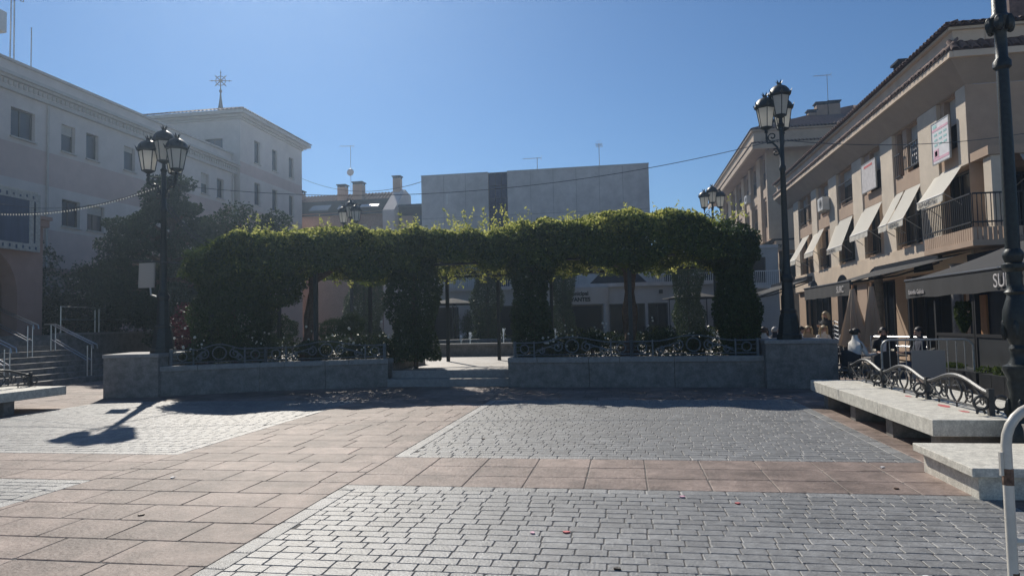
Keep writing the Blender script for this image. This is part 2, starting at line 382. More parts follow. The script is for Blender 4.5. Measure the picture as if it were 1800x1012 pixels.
# ------------------------------------------------------------------ planters, steps, fountain court
def offset_wall(mb, pts, z0, z1, t, m=0, over=0):
    """wall along a polyline, its front on the line (moved out by `over`), thickness t going back (+Y side)"""
    n = len(pts); P = [Vector((p[0],p[1],0)) for p in pts]; nr = []
    for i in range(n):
        a = P[max(i-1,0)]; b = P[min(i+1,n-1)]; d = (b-a).normalized(); nr.append(Vector((-d.y, d.x, 0)))
    f = [p - q*over for p, q in zip(P, nr)]; k = [p + q*t for p, q in zip(P, nr)]
    for i in range(n-1): mb.prism([f[i], f[i+1], k[i+1], k[i]], z0, z1, m)
    return f, k
def seg_pieces(a, b, n):
    a = Vector((*a, 0)); b = Vector((*b, 0)); return [(a.lerp(b, i/n), a.lerp(b, (i+1)/n)) for i in range(n)]
def planter(label, walls, ped, ret, soil):
    root = thing('stone_planter', label, 'planter', (walls[0][0], walls[0][1], 0))
    for (a, b, n) in zip(walls[:-1], walls[1:], [max(1, round((Vector((*b,0))-Vector((*a,0))).length/1.95)) for a, b in zip(walls[:-1], walls[1:])]):
        for (p, q) in seg_pieces(a, b, n):
            d = (q-p).normalized(); nn = Vector((-d.y, d.x, 0)); g0 = d*.004
            mb = MB(); mb.prism([p+g0, q-g0, q-g0+nn*.3, p+g0+nn*.3], 0, .60); mb.build('wall_panel', M['granite_wall'], root, bevel=.004)
            mid = p.lerp(q, .37)
            for (u, v) in ((p, mid), (mid, q)):
                mb = MB(); mb.prism([u+g0-nn*.035, v-g0-nn*.035, v-g0+nn*.42, u+g0+nn*.42], .601, .725); mb.build('coping', M['granite_cap'], root, bevel=.008)
    for (a, b) in ret:
        a = Vector((*a,0)); b = Vector((*b,0)); d = (b-a).normalized(); nn = Vector((-d.y, d.x, 0))
        mb = MB(); mb.prism([a, b, b+nn*.3, a+nn*.3], .0, .598); mb.build('wall_panel', M['granite_wall'], root)
        mb = MB(); mb.prism([a-nn*.03, b-nn*.03, b+nn*.36, a+nn*.36], .599, .722); mb.build('coping', M['granite_cap'], root, bevel=.008)
    mb = MB(); mb.prism(ped, 0, .95 if ped[0][0] < 0 else 1.0); mb.build('pedestal', M['granite_wall'], root, bevel=.006)
    c = sum((Vector((*p,0)) for p in ped), Vector())/len(ped); big = [c+(Vector((*p,0))-c)*1.03 for p in ped]
    zt = .951 if ped[0][0] < 0 else 1.001
    mb = MB(); mb.prism(big, zt, zt+.085); mb.build('pedestal_cap', M['granite_cap'], root, bevel=.008)
    mb = MB(); mb.prism(soil, .3, .56); mb.build('soil', M['soil'], root)
    return root
WL = [(-11.15,15.2), (-9.2,16.38), (-6.2,17.5)]; WR = [(-2.95,17.12), (3.1,16.72)]
planter('long granite planter left of the steps with a square lamp pedestal at its left end', WL,
    [(-12.4,14.88), (-11.12,15.12), (-11.12,16.9), (-12.9,16.5)], [((-6.2,17.82), (-6.05,20.4))],
    [(-12.0,16.5), (-11.1,15.5), (-9.2,16.7), (-6.5,17.8), (-6.35,20.3), (-12.0,19.3)])
planter('long granite planter right of the steps with a raised lamp pedestal at its right end', WR,
    [(3.08,16.45), (4.52,16.12), (4.52,17.9), (3.08,18.1)], [((-2.95,20.2), (-2.95,17.42))],
    [(-2.66,17.4), (3.1,17.02), (3.1,20.1), (-2.66,20.1)])
st = thing('entrance_steps', 'two wide low granite steps between the two planters', 'steps', (-4.6,17.4,0))
MB().bx(-6.19,-2.96,17.38,17.74,-.01,.2).build('step', M['granite_cap'], st, bevel=.008)
MB().bx(-6.19,-2.96,17.742,18.1,-.01,.4).build('step', M['granite_cap'], st, bevel=.008)
court = MB().prism([(-6.04,18.102),(-2.96,18.102),(-2.96,20.4),(5.4,20.4),(5.4,48),(-15,48),(-15,20.6),(-6.04,20.6)], -.02, .4).build('raised_court', M['paving']); tag(court, kind='structure')
fo = thing('fountain', 'low stone fountain basin with small white jets behind the steps', 'fountain', (-4.5,28.5,.4))
bas = [(-7.6,25.0),(-3.7,25.0),(-2.2,26.2),(-2.2,30.8),(-3.7,32),(-7.6,32),(-9.1,30.8),(-9.1,26.2)]
bc = Vector((-5.65,28.5,0)); inn = [bc+(Vector((*p,0))-bc)*.93 for p in bas]
for i in range(8):
    a, b = Vector((*bas[i],0)), Vector((*bas[(i+1)%8],0)); c, d = inn[(i+1)%8], inn[i]
    MB().prism([a, b, c, d], .401, .80).build('basin_wall', M['granite_wall'], fo)
    q = [bc+(x-bc)*k for x, k in ((a,1.015),(b,1.015),(c,.99),(d,.99))]
    MB().prism(q, .801, .87).build('rim', M['granite_cap'], fo, bevel=.006)
MB().prism([tuple(p)[:2] for p in inn], .45, .74).build('water_surface', M['water'], fo)
for (x, y, h) in ((-6.5,28.5,.5), (-5.07,28.5,.62), (-2.9,28.3,.6), (-7.3,30.2,.35), (-4.3,30,.4)):
    mb = MB(); mb.lathe([(.018,0),(.022,h*.5),(.03,h*.75),(.055,h*.9),(.03,h)], (x,y,.74), 8)
    for k in range(14): mb.ball((x+random.gauss(0,.05), y+random.gauss(0,.05), .74+h*random.uniform(.3,1.02)), random.uniform(.012,.03), 6, 4)
    mb.build('water_jet', M['spray'], fo, smooth=True)

# ------------------------------------------------------------------ wrought iron work
def spiral(c, u, v, r0, r1, turns, a0, n=20, sgn=1):
    return [Vector(c)+(Vector(u)*math.cos(a0+sgn*turns*2*math.pi*i/n)+Vector(v)*math.sin(a0+sgn*turns*2*math.pi*i/n))*(r0+(r1-r0)*i/n) for i in range(n+1)]
def circle(c, u, v, r, n=16): return [Vector(c)+(Vector(u)*math.cos(2*math.pi*i/n)+Vector(v)*math.sin(2*math.pi*i/n))*r for i in range(n)]
ZV = Vector((0,0,1))
def planter_railing(label, pts, z):
    root = thing('iron_railing', label, 'railing', (pts[0][0], pts[0][1], z))
    def panel(p, q):
        """ring panel, scroll panel with a raised middle, ring panel"""
        u = (q-p); L = u.length; u.normalize()
        def at(s, h): return p+u*s+ZV*(z+h)
        w = .50; m = .011
        for (a, b) in ((0, w), (L-w, L)):
            for h in (.06, .36): MB().tube([at(a,h), at(b,h)], .018, 5).build('rail', M['iron_rail'], root)
            mb = MB(); mb.tube(circle(at((a+b)/2,.21), u, ZV, .105), .016, 5, closed=True); mb.build('ring', M['iron_rail'], root)
            mb = MB(); c = (a+b)/2
            for h in (.16,.26): mb.tube([at(a,h), at(c-.095,h)], .008, 4); mb.tube([at(c+.095,h), at(b,h)], .008, 4)
            mb.build('tie_bar', M['iron_rail'], root)
        for s in (0, w, L-w, L): MB().tube([at(s,-.03), at(s,.40)], .022 if s in (w, L-w) else .045, 6).build('post', M['iron_rail'], root)
        c = L/2; hw = (L-2*w)/2
        mb = MB(); mb.tube([at(w,.06), at(L-w,.06)], .012, 5); mb.build('rail', M['iron_rail'], root)
        mb = MB(); mb.tube([at(c+hw*k/12, .36+.13*(.5+.5*math.cos(math.pi*k/12)) if abs(k) < 12 else .36) for k in range(-12,13)], .016, 5); mb.build('arched_rail', M['iron_rail'], root)
        mb = MB(); mb.tube(circle(at(c,.27), u, ZV, .16, 18), .017, 5, closed=True); mb.build('ring', M['iron_rail'], root)
        for s in (-1, 1):
            for (x, h, r, t) in ((.36,.25,.135,1.5), (.80*hw,.16,.085,1.4)):
                mb = MB(); mb.tube(spiral(at(c+s*x,h), u*s, ZV, r, .025, t, math.pi*.5), .016, 5)
                mb.build('scroll', M['iron_rail'], root)
            mb = MB(); mb.tube([at(c+s*(.40+(hw-.42)*k/8), .10+.20*math.sin(math.pi*(.15+k/8*.8))*(1-k/12)) for k in range(9)], .014, 5)
            mb.tube([at(c+s*(.30+(hw-.35)*k/8), .37-.20*(k/8)**.8) for k in range(9)], .013, 5); mb.build('scroll', M['iron_rail'], root)
    for a, b, n in pts_seg(pts):
        for (p, q) in seg_pieces(a, b, n): panel(p, q)
    return root
def pts_seg(pts):
    return [(a, b, max(1, round((Vector((*b,0))-Vector((*a,0))).length/2.75))) for a, b in zip(pts[:-1], pts[1:])]
planter_railing('black scrolled iron railing on the left planter wall below the white roses', [(-11.05,15.5),(-9.15,16.58),(-6.35,17.65)], .725)
planter_railing('black scrolled iron railing on the right planter wall', [(-2.8,17.32),(3.0,16.92)], .725)

# ------------------------------------------------------------------ benches with iron backs
def bench(label, x0, x1, y0, y1, backx, wave, legs):
    root = thing('stone_bench', label, 'bench', ((x0+x1)/2, (y0+y1)/2, 0))
    n = 3; dy = (y1-y0)/n
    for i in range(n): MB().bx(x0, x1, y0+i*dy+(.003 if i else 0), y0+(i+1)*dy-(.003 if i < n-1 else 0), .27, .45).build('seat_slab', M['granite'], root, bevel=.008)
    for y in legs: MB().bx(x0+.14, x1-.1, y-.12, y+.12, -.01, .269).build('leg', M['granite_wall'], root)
    z = .45; u = Vector((0,1,0))
    L = wave/3; b0 = y0+.35
    for k in range(3):
        s0 = b0+k*L
        def at(s, h): return Vector((backx, s0+s, z+h))
        top = lambda s: .25+.14*math.sin(math.pi*min(max((s/L-.03)/.94,0),1))**1.4
        mb = MB(); mb.tube([at(L*i/14, top(L*i/14)) for i in range(15)], .026, 6); mb.build('top_rail', M['iron_grey'], root, smooth=True)
        mb = MB(); mb.tube([at(0,.06), at(L,.06)], .014, 5); mb.build('bottom_rail', M['iron_grey'], root)
        for s in (0, L) if k == 0 else (L,):
            MB().bx(backx-.03, backx+.03, s0+s-.03, s0+s+.03, z+.001, z+.30).build('post', M['iron_grey'], root, bevel=.004)
            for sx in (-1, 1):
                mb = MB(); mb.tube(circle(at(s,.14)+Vector((sx*.10,0,0)), (1,0,0), ZV, .075, 14), .017, 6, closed=True)
                mb.tube([at(s,.02)+Vector((sx*.06,0,0)), at(s,.07)+Vector((sx*.08,0,0))], .014, 5); mb.tube([at(s,.02)+Vector((sx*.15,0,0)), at(s,.07)+Vector((sx*.13,0,0))], .014, 5)
                mb.build('ring_foot', M['iron_grey'], root, smooth=True)
        c = L/2
        for sg in (-1, 1):
            mb = MB()
            mb.tube([at(c+sg*(.02+.13*math.sin(math.pi*i/10)), .06+.28*i/10) for i in range(11)], .014, 5)       # lyre side
            mb.tube([at(c+sg*(.20+.10*math.sin(math.pi*i/10)), .06+.26*i/10) for i in range(11)], .012, 5)
            mb.tube(spiral(at(c+sg*.34,.18), u*sg, ZV, .105, .02, 1.6, math.pi*.8, 18), .011, 5)
            mb.tube(spiral(at(c+sg*.64,.14), u*sg, ZV, .07, .015, 1.4, 0, 14), .010, 4)
            mb.tube([at(c+sg*.44,.07), at(c+sg*.78,.24)], .013, 5); mb.tube([at(c+sg*.47,.27), at(c+sg*.80,.08)], .011, 4)
            mb.build('scroll', M['iron_grey'], root, smooth=True)
        for s in (L*.2, L*.5, L*.8): MB().tube([at(s,-.0), at(s,.06)], .012, 5).build('foot', M['iron_grey'], root)
    return root
bench('long granite bench with wavy iron back beside the terrace barrier', 3.25, 4.85, 8.25, 13.35, 4.0, 4.95, (8.55, 9.95, 11.45, 12.9))
bench('granite bench with iron back at the left edge of the square', -13.5, -11.88, 8.2, 13.2, -12.72, 4.6, (9.0, 11.9))
sb = thing('stone_step_block', 'pale stone step block in front of the long bench', 'steps', (3.6,7.0,0))
MB().bx(2.95,5.6,6.62,7.75,-.01,.2).build('base', M['granite'], sb, bevel=.006)
MB().bx(2.87,5.62,6.54,7.8,.201,.28).build('tread', M['granite'], sb, bevel=.008)
MB().bx(3.95,5.7,6.9,8.0,.281,.46).build('upper_block', M['granite_wall'], sb, bevel=.008)
# ------------------------------------------------------------------ street lamps
def lantern(root, c, s=1.0):
    x, y, z = c; n = 6
    def ringp(r, zz): return [(x+r*s*math.cos(2*math.pi*(q+.5)/n), y+r*s*math.sin(2*math.pi*(q+.5)/n), z+zz*s) for q in range(n)]
    b, t = ringp(.15, .06), ringp(.235, .56)
    cage = MB()
    for q in range(n): cage.tube([b[q], t[q]], .012*s, 4)
    cage.tube(b, .013*s, 4, closed=True); cage.tube(t, .018*s, 4, closed=True)
    cage.lathe([(.02*s,-.10*s),(.05*s,-.06*s),(.035*s,-.02*s),(.10*s,.02*s),(.155*s,.05*s),(.155*s,.065*s)], (x,y,z), 10)
    lan = cage.build('lantern', M['iron_green'], root)
    gl = MB(); gl.add(ringp(.142,.07)+ringp(.226,.555), [(i,(i+1)%n,(i+1)%n+n,i+n) for i in range(n)]); gl.build('glass', M['milk'], lan)
    rf = MB(); rf.lathe([(.25*s,0),(.275*s,.03*s),(.265*s,.07*s),(.235*s,.15*s),(.17*s,.23*s),(.09*s,.27*s),(.05*s,.29*s),(.06*s,.33*s),(.03*s,.34*s)], (x,y,z+.56*s), 14)
    for q in range(n):
        a = 2*math.pi*(q+.5)/n; p = Vector((x+.27*s*math.cos(a), y+.27*s*math.sin(a), z+.60*s)); o = Vector((math.cos(a), math.sin(a), 0))*.05*s
        rf.add([p+Vector((-o.y*.8,o.x*.8,-.03*s)), p+Vector((o.y*.8,-o.x*.8,-.03*s)), p+o+Vector((0,0,.11*s)), p-o*.5+Vector((0,0,.02*s))], [(0,1,2),(1,3,2),(3,0,2),(0,3,1)])
        a2 = a+.3; p = Vector((x+.05*s*math.cos(a2), y+.05*s*math.sin(a2), z+.88*s)); o = Vector((math.cos(a2), math.sin(a2), 0))*.05*s
        rf.add([p+Vector((-o.y*.6,o.x*.6,0)), p+Vector((o.y*.6,-o.x*.6,0)), p+o+Vector((0,0,.09*s)), p-o*.5], [(0,1,2),(1,3,2),(3,0,2),(0,3,1)])
    rf.build('roof', M['iron_green'], lan, smooth=True)
def lamp(label, loc, H, arms, centre=True, ornate=False, s=1.0, arm_r=.40):
    """H: height of the pole head above the foot; arms: angles of side lanterns"""
    root = thing('street_lamp', label, 'street lamp', loc); x, y, z = loc
    if not ornate:
        b = MB(); b.lathe([(.30*s,0),(.30*s,.10),(.27*s,.13),(.25*s,.30),(.22*s,.52),(.19*s,.60),(.20*s,.66),(.16*s,.70),(.15*s,1.0),(.13*s,1.30),(.16*s,1.36),(.16*s,1.42),(.11*s,1.50)], loc, 8)
        b.build('base', M['iron_green'], root)
        p = MB(); p.lathe([(.10*s,1.48),(.115*s,1.54),(.092*s,1.60),(.088*s,1.9),(.065*s,H-1.0),(.085*s,H-.97),(.085*s,H-.90),(.06*s,H-.86),(.055*s,H)], loc, 12); p.build('pole', M['iron_green'], root, smooth=True)
    else:
        b = MB(); b.lathe([(.24,0),(.24,.10),(.20,.14),(.17,.30),(.16,.42),(.12,.48),(.105,.55),(.115,.62),(.10,.75),(.12,.86),(.11,.90),(.155,1.00),(.15,1.04),(.10,1.06),(.075,1.12),(.07,1.18),(.085,1.22),(.07,1.26),(.10,1.34),(.13,1.48),(.12,1.62),(.085,1.74),(.075,1.78),(.10,1.81),(.075,1.84),(.07,1.9),(.07,2.02),(.11,2.06),(.11,2.10),(.075,2.12),(.095,2.18),(.095,2.22),(.07,2.26)], loc, 16)
        for k in range(5):
            for h in (.6, 1.42):
                a = 2*math.pi*k/5+.4; q = Vector((x+.115*math.cos(a), y+.115*math.sin(a), z+h))
                b.ball(q, (.035,.035,.11), 6, 5)
        b.build('base', M['iron_green'], root, smooth=True)
        p = MB(); p.lathe([(.068,2.25),(.067,2.6),(.057,H-.55),(.085,H-.52),(.085,H-.46),(.058,H-.42),(.056,H-.15),(.10,H-.08),(.12,H),(.09,H+.03),(.07,H+.06),(.06,H+1.0)], loc, 16); p.build('pole', M['iron_green'], root, smooth=True)
        for k in range(6):
            a = math.pi*k/3; q = Vector((x+.10*math.cos(a), y+.10*math.sin(a), z+H-.06)); MB().ball(q, (.05,.05,.09), 6, 5).build('ornament', M['iron_green'], root, smooth=True)
        return root
    for a in arms:
        d = Vector((math.cos(a), math.sin(a), 0)); c = Vector((x, y, z+H))
        m = MB(); m.tube([c+d*.03+ZV*(-.62), c+d*.10+ZV*(-.42), c+d*.20+ZV*(-.30), c+d*.31+ZV*(-.30), c+d*arm_r+ZV*(-.18), c+d*arm_r+ZV*(-.02)], .026*s, 6)
        m.tube(spiral(c+d*.20+ZV*(-.16), d, ZV, .12, .02, 1.3, -2.0, 16), .016, 5)
        m.tube(spiral(c+d*.13+ZV*(-.55), d, ZV, .10, .02, 1.2, 1.0, 14), .015, 5)
        m.build('bracket', M['iron_green'], root)
        lantern(root, c+d*arm_r+ZV*.02, s)
    if centre:
        m = MB(); m.lathe([(.07,0),(.06,.05),(.09,.10),(.05,.16),(.04,.26)], (x,y,z+H-.02), 8); m.build('stem', M['iron_green'], root)
        lantern(root, (x, y, z+H+.26), s)
    return root
lamp('tall dark green lamp post with three lanterns on the left planter pedestal', (-11.47,15.78,1.036), 4.52, (R(188), R(352), R(85)), s=1.0)
lamp('tall dark green lamp post on the right planter pedestal', (3.70,16.9,1.086), 4.92, (R(160), R(70)), s=.92, arm_r=.33)
lamp('ornate black lamp post cut by the right edge of the picture', (4.02,8.02,0), 4.72, (), ornate=True)
lamp('lamp post rising behind the left half of the pergola', (-12.95,31.5,.4), 6.1, (R(170), R(330), R(80)), s=1.0)
lamp('far lamp post showing over the right end of the pergola', (4.5,36.5,.4), 6.8, (R(180), R(10)), s=1.05)
# banner box fixed to the left lamp post
bb = thing('hanging_banner', 'pale cloth banner hanging from the bar on the left lamp post', 'banner', (-12.1,15.6,3.0))
mb = MB(); mb.obx((-12.0,15.55,2.66), (.40,.03,0), (0,.05,0), (.02,0,.62)); mb.build('cloth', M['grey_cloth'], bb)
MB().tube([(-12.2,15.60,3.36),(-10.95,15.72,3.26)], .014, 6).build('bar', M['iron'], bb)
MB().tube([(-11.7,15.6,2.66),(-11.68,15.6,2.48),(-11.55,15.7,2.42)], .022, 6).build('hook', M['galv'], bb)

# ------------------------------------------------------------------ pergola with climbing plants
CA, CB, CC, CD = Vector((-10.75,16.7,0)), Vector((-5.75,18.5,0)), Vector((-2.45,18.2,0)), Vector((2.65,17.6,0))
pg = thing('pergola', 'dark steel pergola frame under the clipped vine roof', 'pergola', (-4.2,19,.4))
def post(x, y, z0, z1): MB().bx(x-.05, x+.05, y-.05, y+.05, z0, z1).build('post', M['iron_green'], pg)
for (x, y) in ((CA.x,CA.y),(CB.x,CB.y),(CC.x,CC.y),(CD.x,CD.y),(-8.3,17.7),(.1,18.0)): post(x, y, .4, 3.3)
for (x, y) in ((-10.9,20.6),(-8.2,21.5),(-5.7,21.8),(-4.1,22.2),(-2.3,21.6),(0.2,21.4),(2.75,21.0),(2.95,20.4)): post(x, y, .4, 3.25)
for (a, b) in (((-10.9,20.6),(-5.7,21.8)), ((-5.7,21.8),(-2.3,21.6)), ((-2.3,21.6),(2.75,21.0)), ((CA.x,CA.y),(CB.x,CB.y)), ((CB.x,CB.y),(CC.x,CC.y)), ((CC.x,CC.y),(CD.x,CD.y))):
    a = Vector((*a,0)); b = Vector((*b,0)); d = (b-a).normalized(); nn = Vector((-d.y,d.x,0))*.04
    for z in (3.2, 3.08) if a.y > 20 else (3.2,): MB().obx(a-nn+ZV*z, b-a, nn*2, ZV*.06).build('beam', M['iron_green'], pg)
for t in np.linspace(0, 1, 15):
    x = -10.8+13.5*t; y0 = (16.8+1.7*(x+10.8)/5) if x < -5.8 else (18.4-.6*(x+5.8)/8.5)
    MB().tube([(x,y0,3.29),(x,y0+3.3,3.29)], .02, 4).build('wire_bar', M['iron_green'], pg)
for (x, y) in ((-12.9,33),(-6.65,33.2),(-2.85,33.2),(2.85,33)): post(x, y, .4, 3.9)
for (a, b) in (((-12.9,33),(-6.65,33.2)),((-6.65,33.2),(-2.85,33.2)),((-2.85,33.2),(2.85,33))):
    MB().bx(a[0], b[0], a[1]-.05, a[1]+.05, 3.85, 3.93).build('beam', M['iron_green'], pg)
def strip_pts(P, Q, wf, wb, z0, z1, n, seed=0, ends=(0,0)):
    """points in a hedge-like roof between P and Q: dense skin at the top, the front and the underside"""
    P = Vector(P); Q = Vector(Q); d = (Q-P); L = d.length; d.normalize(); nn = Vector((-d.y, d.x, 0))
    s = rng.uniform(-.02,1.02,n)*L; w = rng.uniform(-wf, wb, n); h = rng.uniform(0,1,n)
    k = rng.random(n)
    w = np.where(k < .30, -wf+np.abs(rng.normal(0,.10,n)), w)
    h = np.where((k > .30) & (k < .68), 1-np.abs(rng.normal(0,.10,n)), h); h = np.where(k > .90, np.abs(rng.normal(0,.05,n)), h)
    u = s + P.x*1.3
    bump = .09*np.sin(u*1.7+w*2+seed)+.07*np.sin(u*3.9+w*3.1)+.05*np.sin(u*8.3+1+w*5)
    low = .13*np.sin(u*2.3+seed*2)+.10*np.sin(u*5.1+w*2)
    edge = np.clip((w+wf)/.35, 0, 1)**.5
    top = z1 + bump - (1-edge)*.30
    if ends[0]: top = top - .75*np.clip(1-(s+.1)/ends[0], 0, 1)**2
    if ends[1]: top = top - .75*np.clip(1-(L-s+.1)/ends[1], 0, 1)**2
    z = (z0+low) + h*(top-(z0+low))
    w = w + .10*np.sin(u*2.9+z*3)+.06*np.sin(u*6.1+z*5)
    return np.stack([P.x+d.x*s+nn.x*w, P.y+d.y*s+nn.y*w, z], 1)
def vine(label, cat='vine', loc=(0,0,0)): return thing('climbing_vine', label, cat, loc)
roof = vine('thick leafy vine roof with sunlit yellow green top covering the pergola', 'vine', (-4.2,18.5,3.2))
up = np.concatenate([strip_pts(CA, CB, .85, 3.0, 3.02, 4.18, 34000, 1, (1.3,0)), strip_pts(CB, CC, .75, 3.0, 3.25, 4.14, 20000, 2), strip_pts(CC, CD, .85, 3.0, 3.05, 4.26, 36000, 3, (0,1.3))])
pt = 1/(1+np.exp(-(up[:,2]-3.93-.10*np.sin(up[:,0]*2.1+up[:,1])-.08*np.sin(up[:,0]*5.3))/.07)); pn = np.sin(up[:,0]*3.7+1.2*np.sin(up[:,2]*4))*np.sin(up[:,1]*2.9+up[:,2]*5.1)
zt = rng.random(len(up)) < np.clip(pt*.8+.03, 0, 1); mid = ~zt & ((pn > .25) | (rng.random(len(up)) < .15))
leaves('canopy', up[~zt & ~mid], .105, M['leaf'], roof, .2); leaves('lighter_canopy', up[mid], .115, M['leaf_mid'], roof, .25); leaves('sun_tinted_shoots', up[zt], .10, M['leaf_top'], roof, .35)  # leaves near the top take the painted sunlit tone
sh = []
for k in range(330):
    x = random.uniform(-10.4,2.9); y = (16.7+1.8*(x+10.75)/5) if x < -5.75 else (18.5-.9*(x+5.75)/8.4); y += random.uniform(-.6,2.2)
    h = abs(random.gauss(0,.19)); p = np.array((x,y,4.05)); q = np.array((random.gauss(0,.25), random.gauss(0,.25), 1.0))
    for j in range(int(6+h*45)): sh.append(p+q*h*1.6*j/(6+h*45)+rng.normal(0,.035,3))
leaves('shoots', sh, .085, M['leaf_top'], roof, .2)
hang = []
for k in range(110):
    x = random.uniform(-10.2,2.8); y = (16.7+1.8*(x+10.75)/5) if x < -5.75 else (18.5-.9*(x+5.75)/8.4); y += random.uniform(.3,3.4); L = random.uniform(.1,.5)
    for j in range(int(L*60)): hang.append((x+random.gauss(0,.05), y+random.gauss(0,.05), 3.25-L*random.random()))
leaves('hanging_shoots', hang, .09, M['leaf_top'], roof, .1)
def ivy_column(label, c, r, z0, z1, n, taper=1.0, m='leaf_ivy', low=1.0):
    root = vine(label, 'ivy', (c[0], c[1], z0))
    a = rng.uniform(0,2*math.pi,n); z = rng.uniform(z0, z1, n); k = (z-z0)/(z1-z0)
    rr = r*(low+(taper-low)*k)*(1+.16*np.sin(z*3.1+c[0])+.12*np.sin(a*3+z*2)+.08*np.sin(a*5-z*4.7)); q = np.where(rng.random(n)<.8, rng.uniform(.8,1.06,n), rng.uniform(.1,.9,n))
    P = np.stack([c[0]+np.cos(a)*rr*q, c[1]+np.sin(a)*rr*q, z], 1)
    leaves('foliage', P, .085, M[m], root, .15)
    t = MB(); t.tube([(c[0]+.05*math.sin(i), c[1]+.05*math.cos(i*1.3), z0-.15+(z1-z0)*i/8) for i in range(9)], [.07-.004*i for i in range(9)], 6); t.build('stem', M['bark'], root)
    return root
ivy_column('ivy covered pillar left of the steps', (CB.x, CB.y-.1), .58, .62, 3.5, 13000, 1.15, low=1.05)
ivy_column('ivy covered pillar right of the steps', (CC.x, CC.y-.1), .48, .62, 3.5, 11000, 1.15, low=.85)
ivy_column('broad ivy pillar at the right end of the pergola', (CD.x+.0, CD.y-.15), .45, .62, 3.5, 13000, 1.05, low=.95)
bigL = ivy_column('broad vine thicket closing the left end of the pergola', (CA.x+.45, CA.y+.35), 1.0, .75, 3.6, 20000, 1.05, low=.8)
for (lab, x, w, n) in (('wide ivy pillar behind the lamp at the back of the court', -12.85, .85, 16000), ('ivy pillar at the back between the fountain jets', -6.65, .66, 14000), ('narrow ivy pillar in front of the library sign', -2.95, .46, 10000), ('ivy pillar at the back beside the white wall', 2.85, .6, 12000)):
    ivy_column(lab, (x, 33.0), w, .42, 4.0, n, 1.05)
bk = vine('dark vine roof over the back of the fountain court', 'vine', (-5,33,3.9))
leaves('canopy', np.concatenate([strip_pts((-13.5,33,0),(-6.5,33,0),.6,1.4,3.9,4.6,7000,1), strip_pts((-6.5,33,0),(-2.5,33,0),.6,1.4,3.9,4.6,4500,5), strip_pts((-2.5,33,0),(3.5,33,0),.6,1.4,3.9,4.6,6500,7)]), .12, M['leaf'], bk)
# round shoulders of the hedge ends
leaves('rounded_end', np.concatenate([blob((CD.x-.1,CD.y+.2,3.35),(.7,1.0,.62),9000), blob((CD.x-.1,CD.y+1.6,3.4),(.62,1.2,.6),5000)]), .085, M['leaf_ivy'], roof, .2)
leaves('rounded_left_end', np.concatenate([blob((CA.x+.3,CA.y+.4,3.2),(1.15,1.15,.8),13000), blob((CA.x+1.0,CA.y+.6,2.7),(1.2,1.0,.7),9000)]), .09, M['leaf'], roof, .2)
def trunk(label, base, top, r):
    root = thing('vine_trunk', label, 'trunk', base); b = Vector(base); t = Vector(top)
    for k in range(2):
        pts = []; rs = []
        for i in range(15):
            f = i/14; c = b.lerp(t, f); a = f*7+k*math.pi; pts.append(c+Vector((math.cos(a), math.sin(a), 0))*r*.45*(1-.3*f)); rs.append(r*(.75-.25*f)*(1+.12*math.sin(i*2.1)))
        MB().tube(pts, rs, 8).build('stem', M['bark'], root, smooth=True)
    for (dx, dy) in ((-1.3,.3),(1.1,.6),(.2,1.4)):
        MB().tube([t-ZV*.35, t+Vector((dx*.4,dy*.4,-.02)), t+Vector((dx,dy,.12))], [r*.5,r*.4,r*.2], 6).build('limb', M['bark'], root, smooth=True)
trunk('thick twisted vine trunk under the right half of the pergola', (.06,18.7,.55), (.12,18.8,3.25), .20)
trunk('twisted vine trunk under the left half of the pergola', (-8.9,18.3,.55), (-8.75,18.6,3.25), .17)

# ------------------------------------------------------------------ buildings
class Fac:
    """a facade plane: u runs along it, z up, d outwards"""
    def __init__(s, o, u, n): s.o = Vector(o); s.u = Vector(u); s.n = Vector(n)
    def p(s, u, z, d=0): return s.o + s.u*u + s.n*d + ZV*z
    def box(s, mb, u0, u1, z0, z1, d0, d1, m=0): return mb.obx(s.p(u0,z0,d0), s.u*(u1-u0), s.n*(d1-d0), ZV*(z1-z0), m)
    def holes(s, mb, u0, u1, z0, z1, hs, depth, d=0, m=0):
        hs = [(max(a,u0), min(b,u1), max(c,z0), min(e,z1)) for a, b, c, e in hs if b > u0 and a < u1 and e > z0 and c < z1]
        us = sorted({u0, u1, *[h[0] for h in hs], *[h[1] for h in hs]}); zs = sorted({z0, z1, *[h[2] for h in hs], *[h[3] for h in hs]})
        for i in range(len(us)-1):
            for j in range(len(zs)-1):
                cu, cz = (us[i]+us[i+1])/2, (zs[j]+zs[j+1])/2
                if not any(h[0] < cu < h[1] and h[2] < cz < h[3] for h in hs):
                    mb.quad(s.p(us[i],zs[j],d), s.p(us[i+1],zs[j],d), s.p(us[i+1],zs[j+1],d), s.p(us[i],zs[j+1],d), m)
        for (a, b, c, e) in hs:
            for (p0, p1) in (((a,c),(a,e)), ((b,c),(b,e)), ((a,c),(b,c)), ((a,e),(b,e))):
                mb.quad(s.p(*p0,d), s.p(*p1,d), s.p(*p1,d-depth), s.p(*p0,d-depth), m)
        return mb
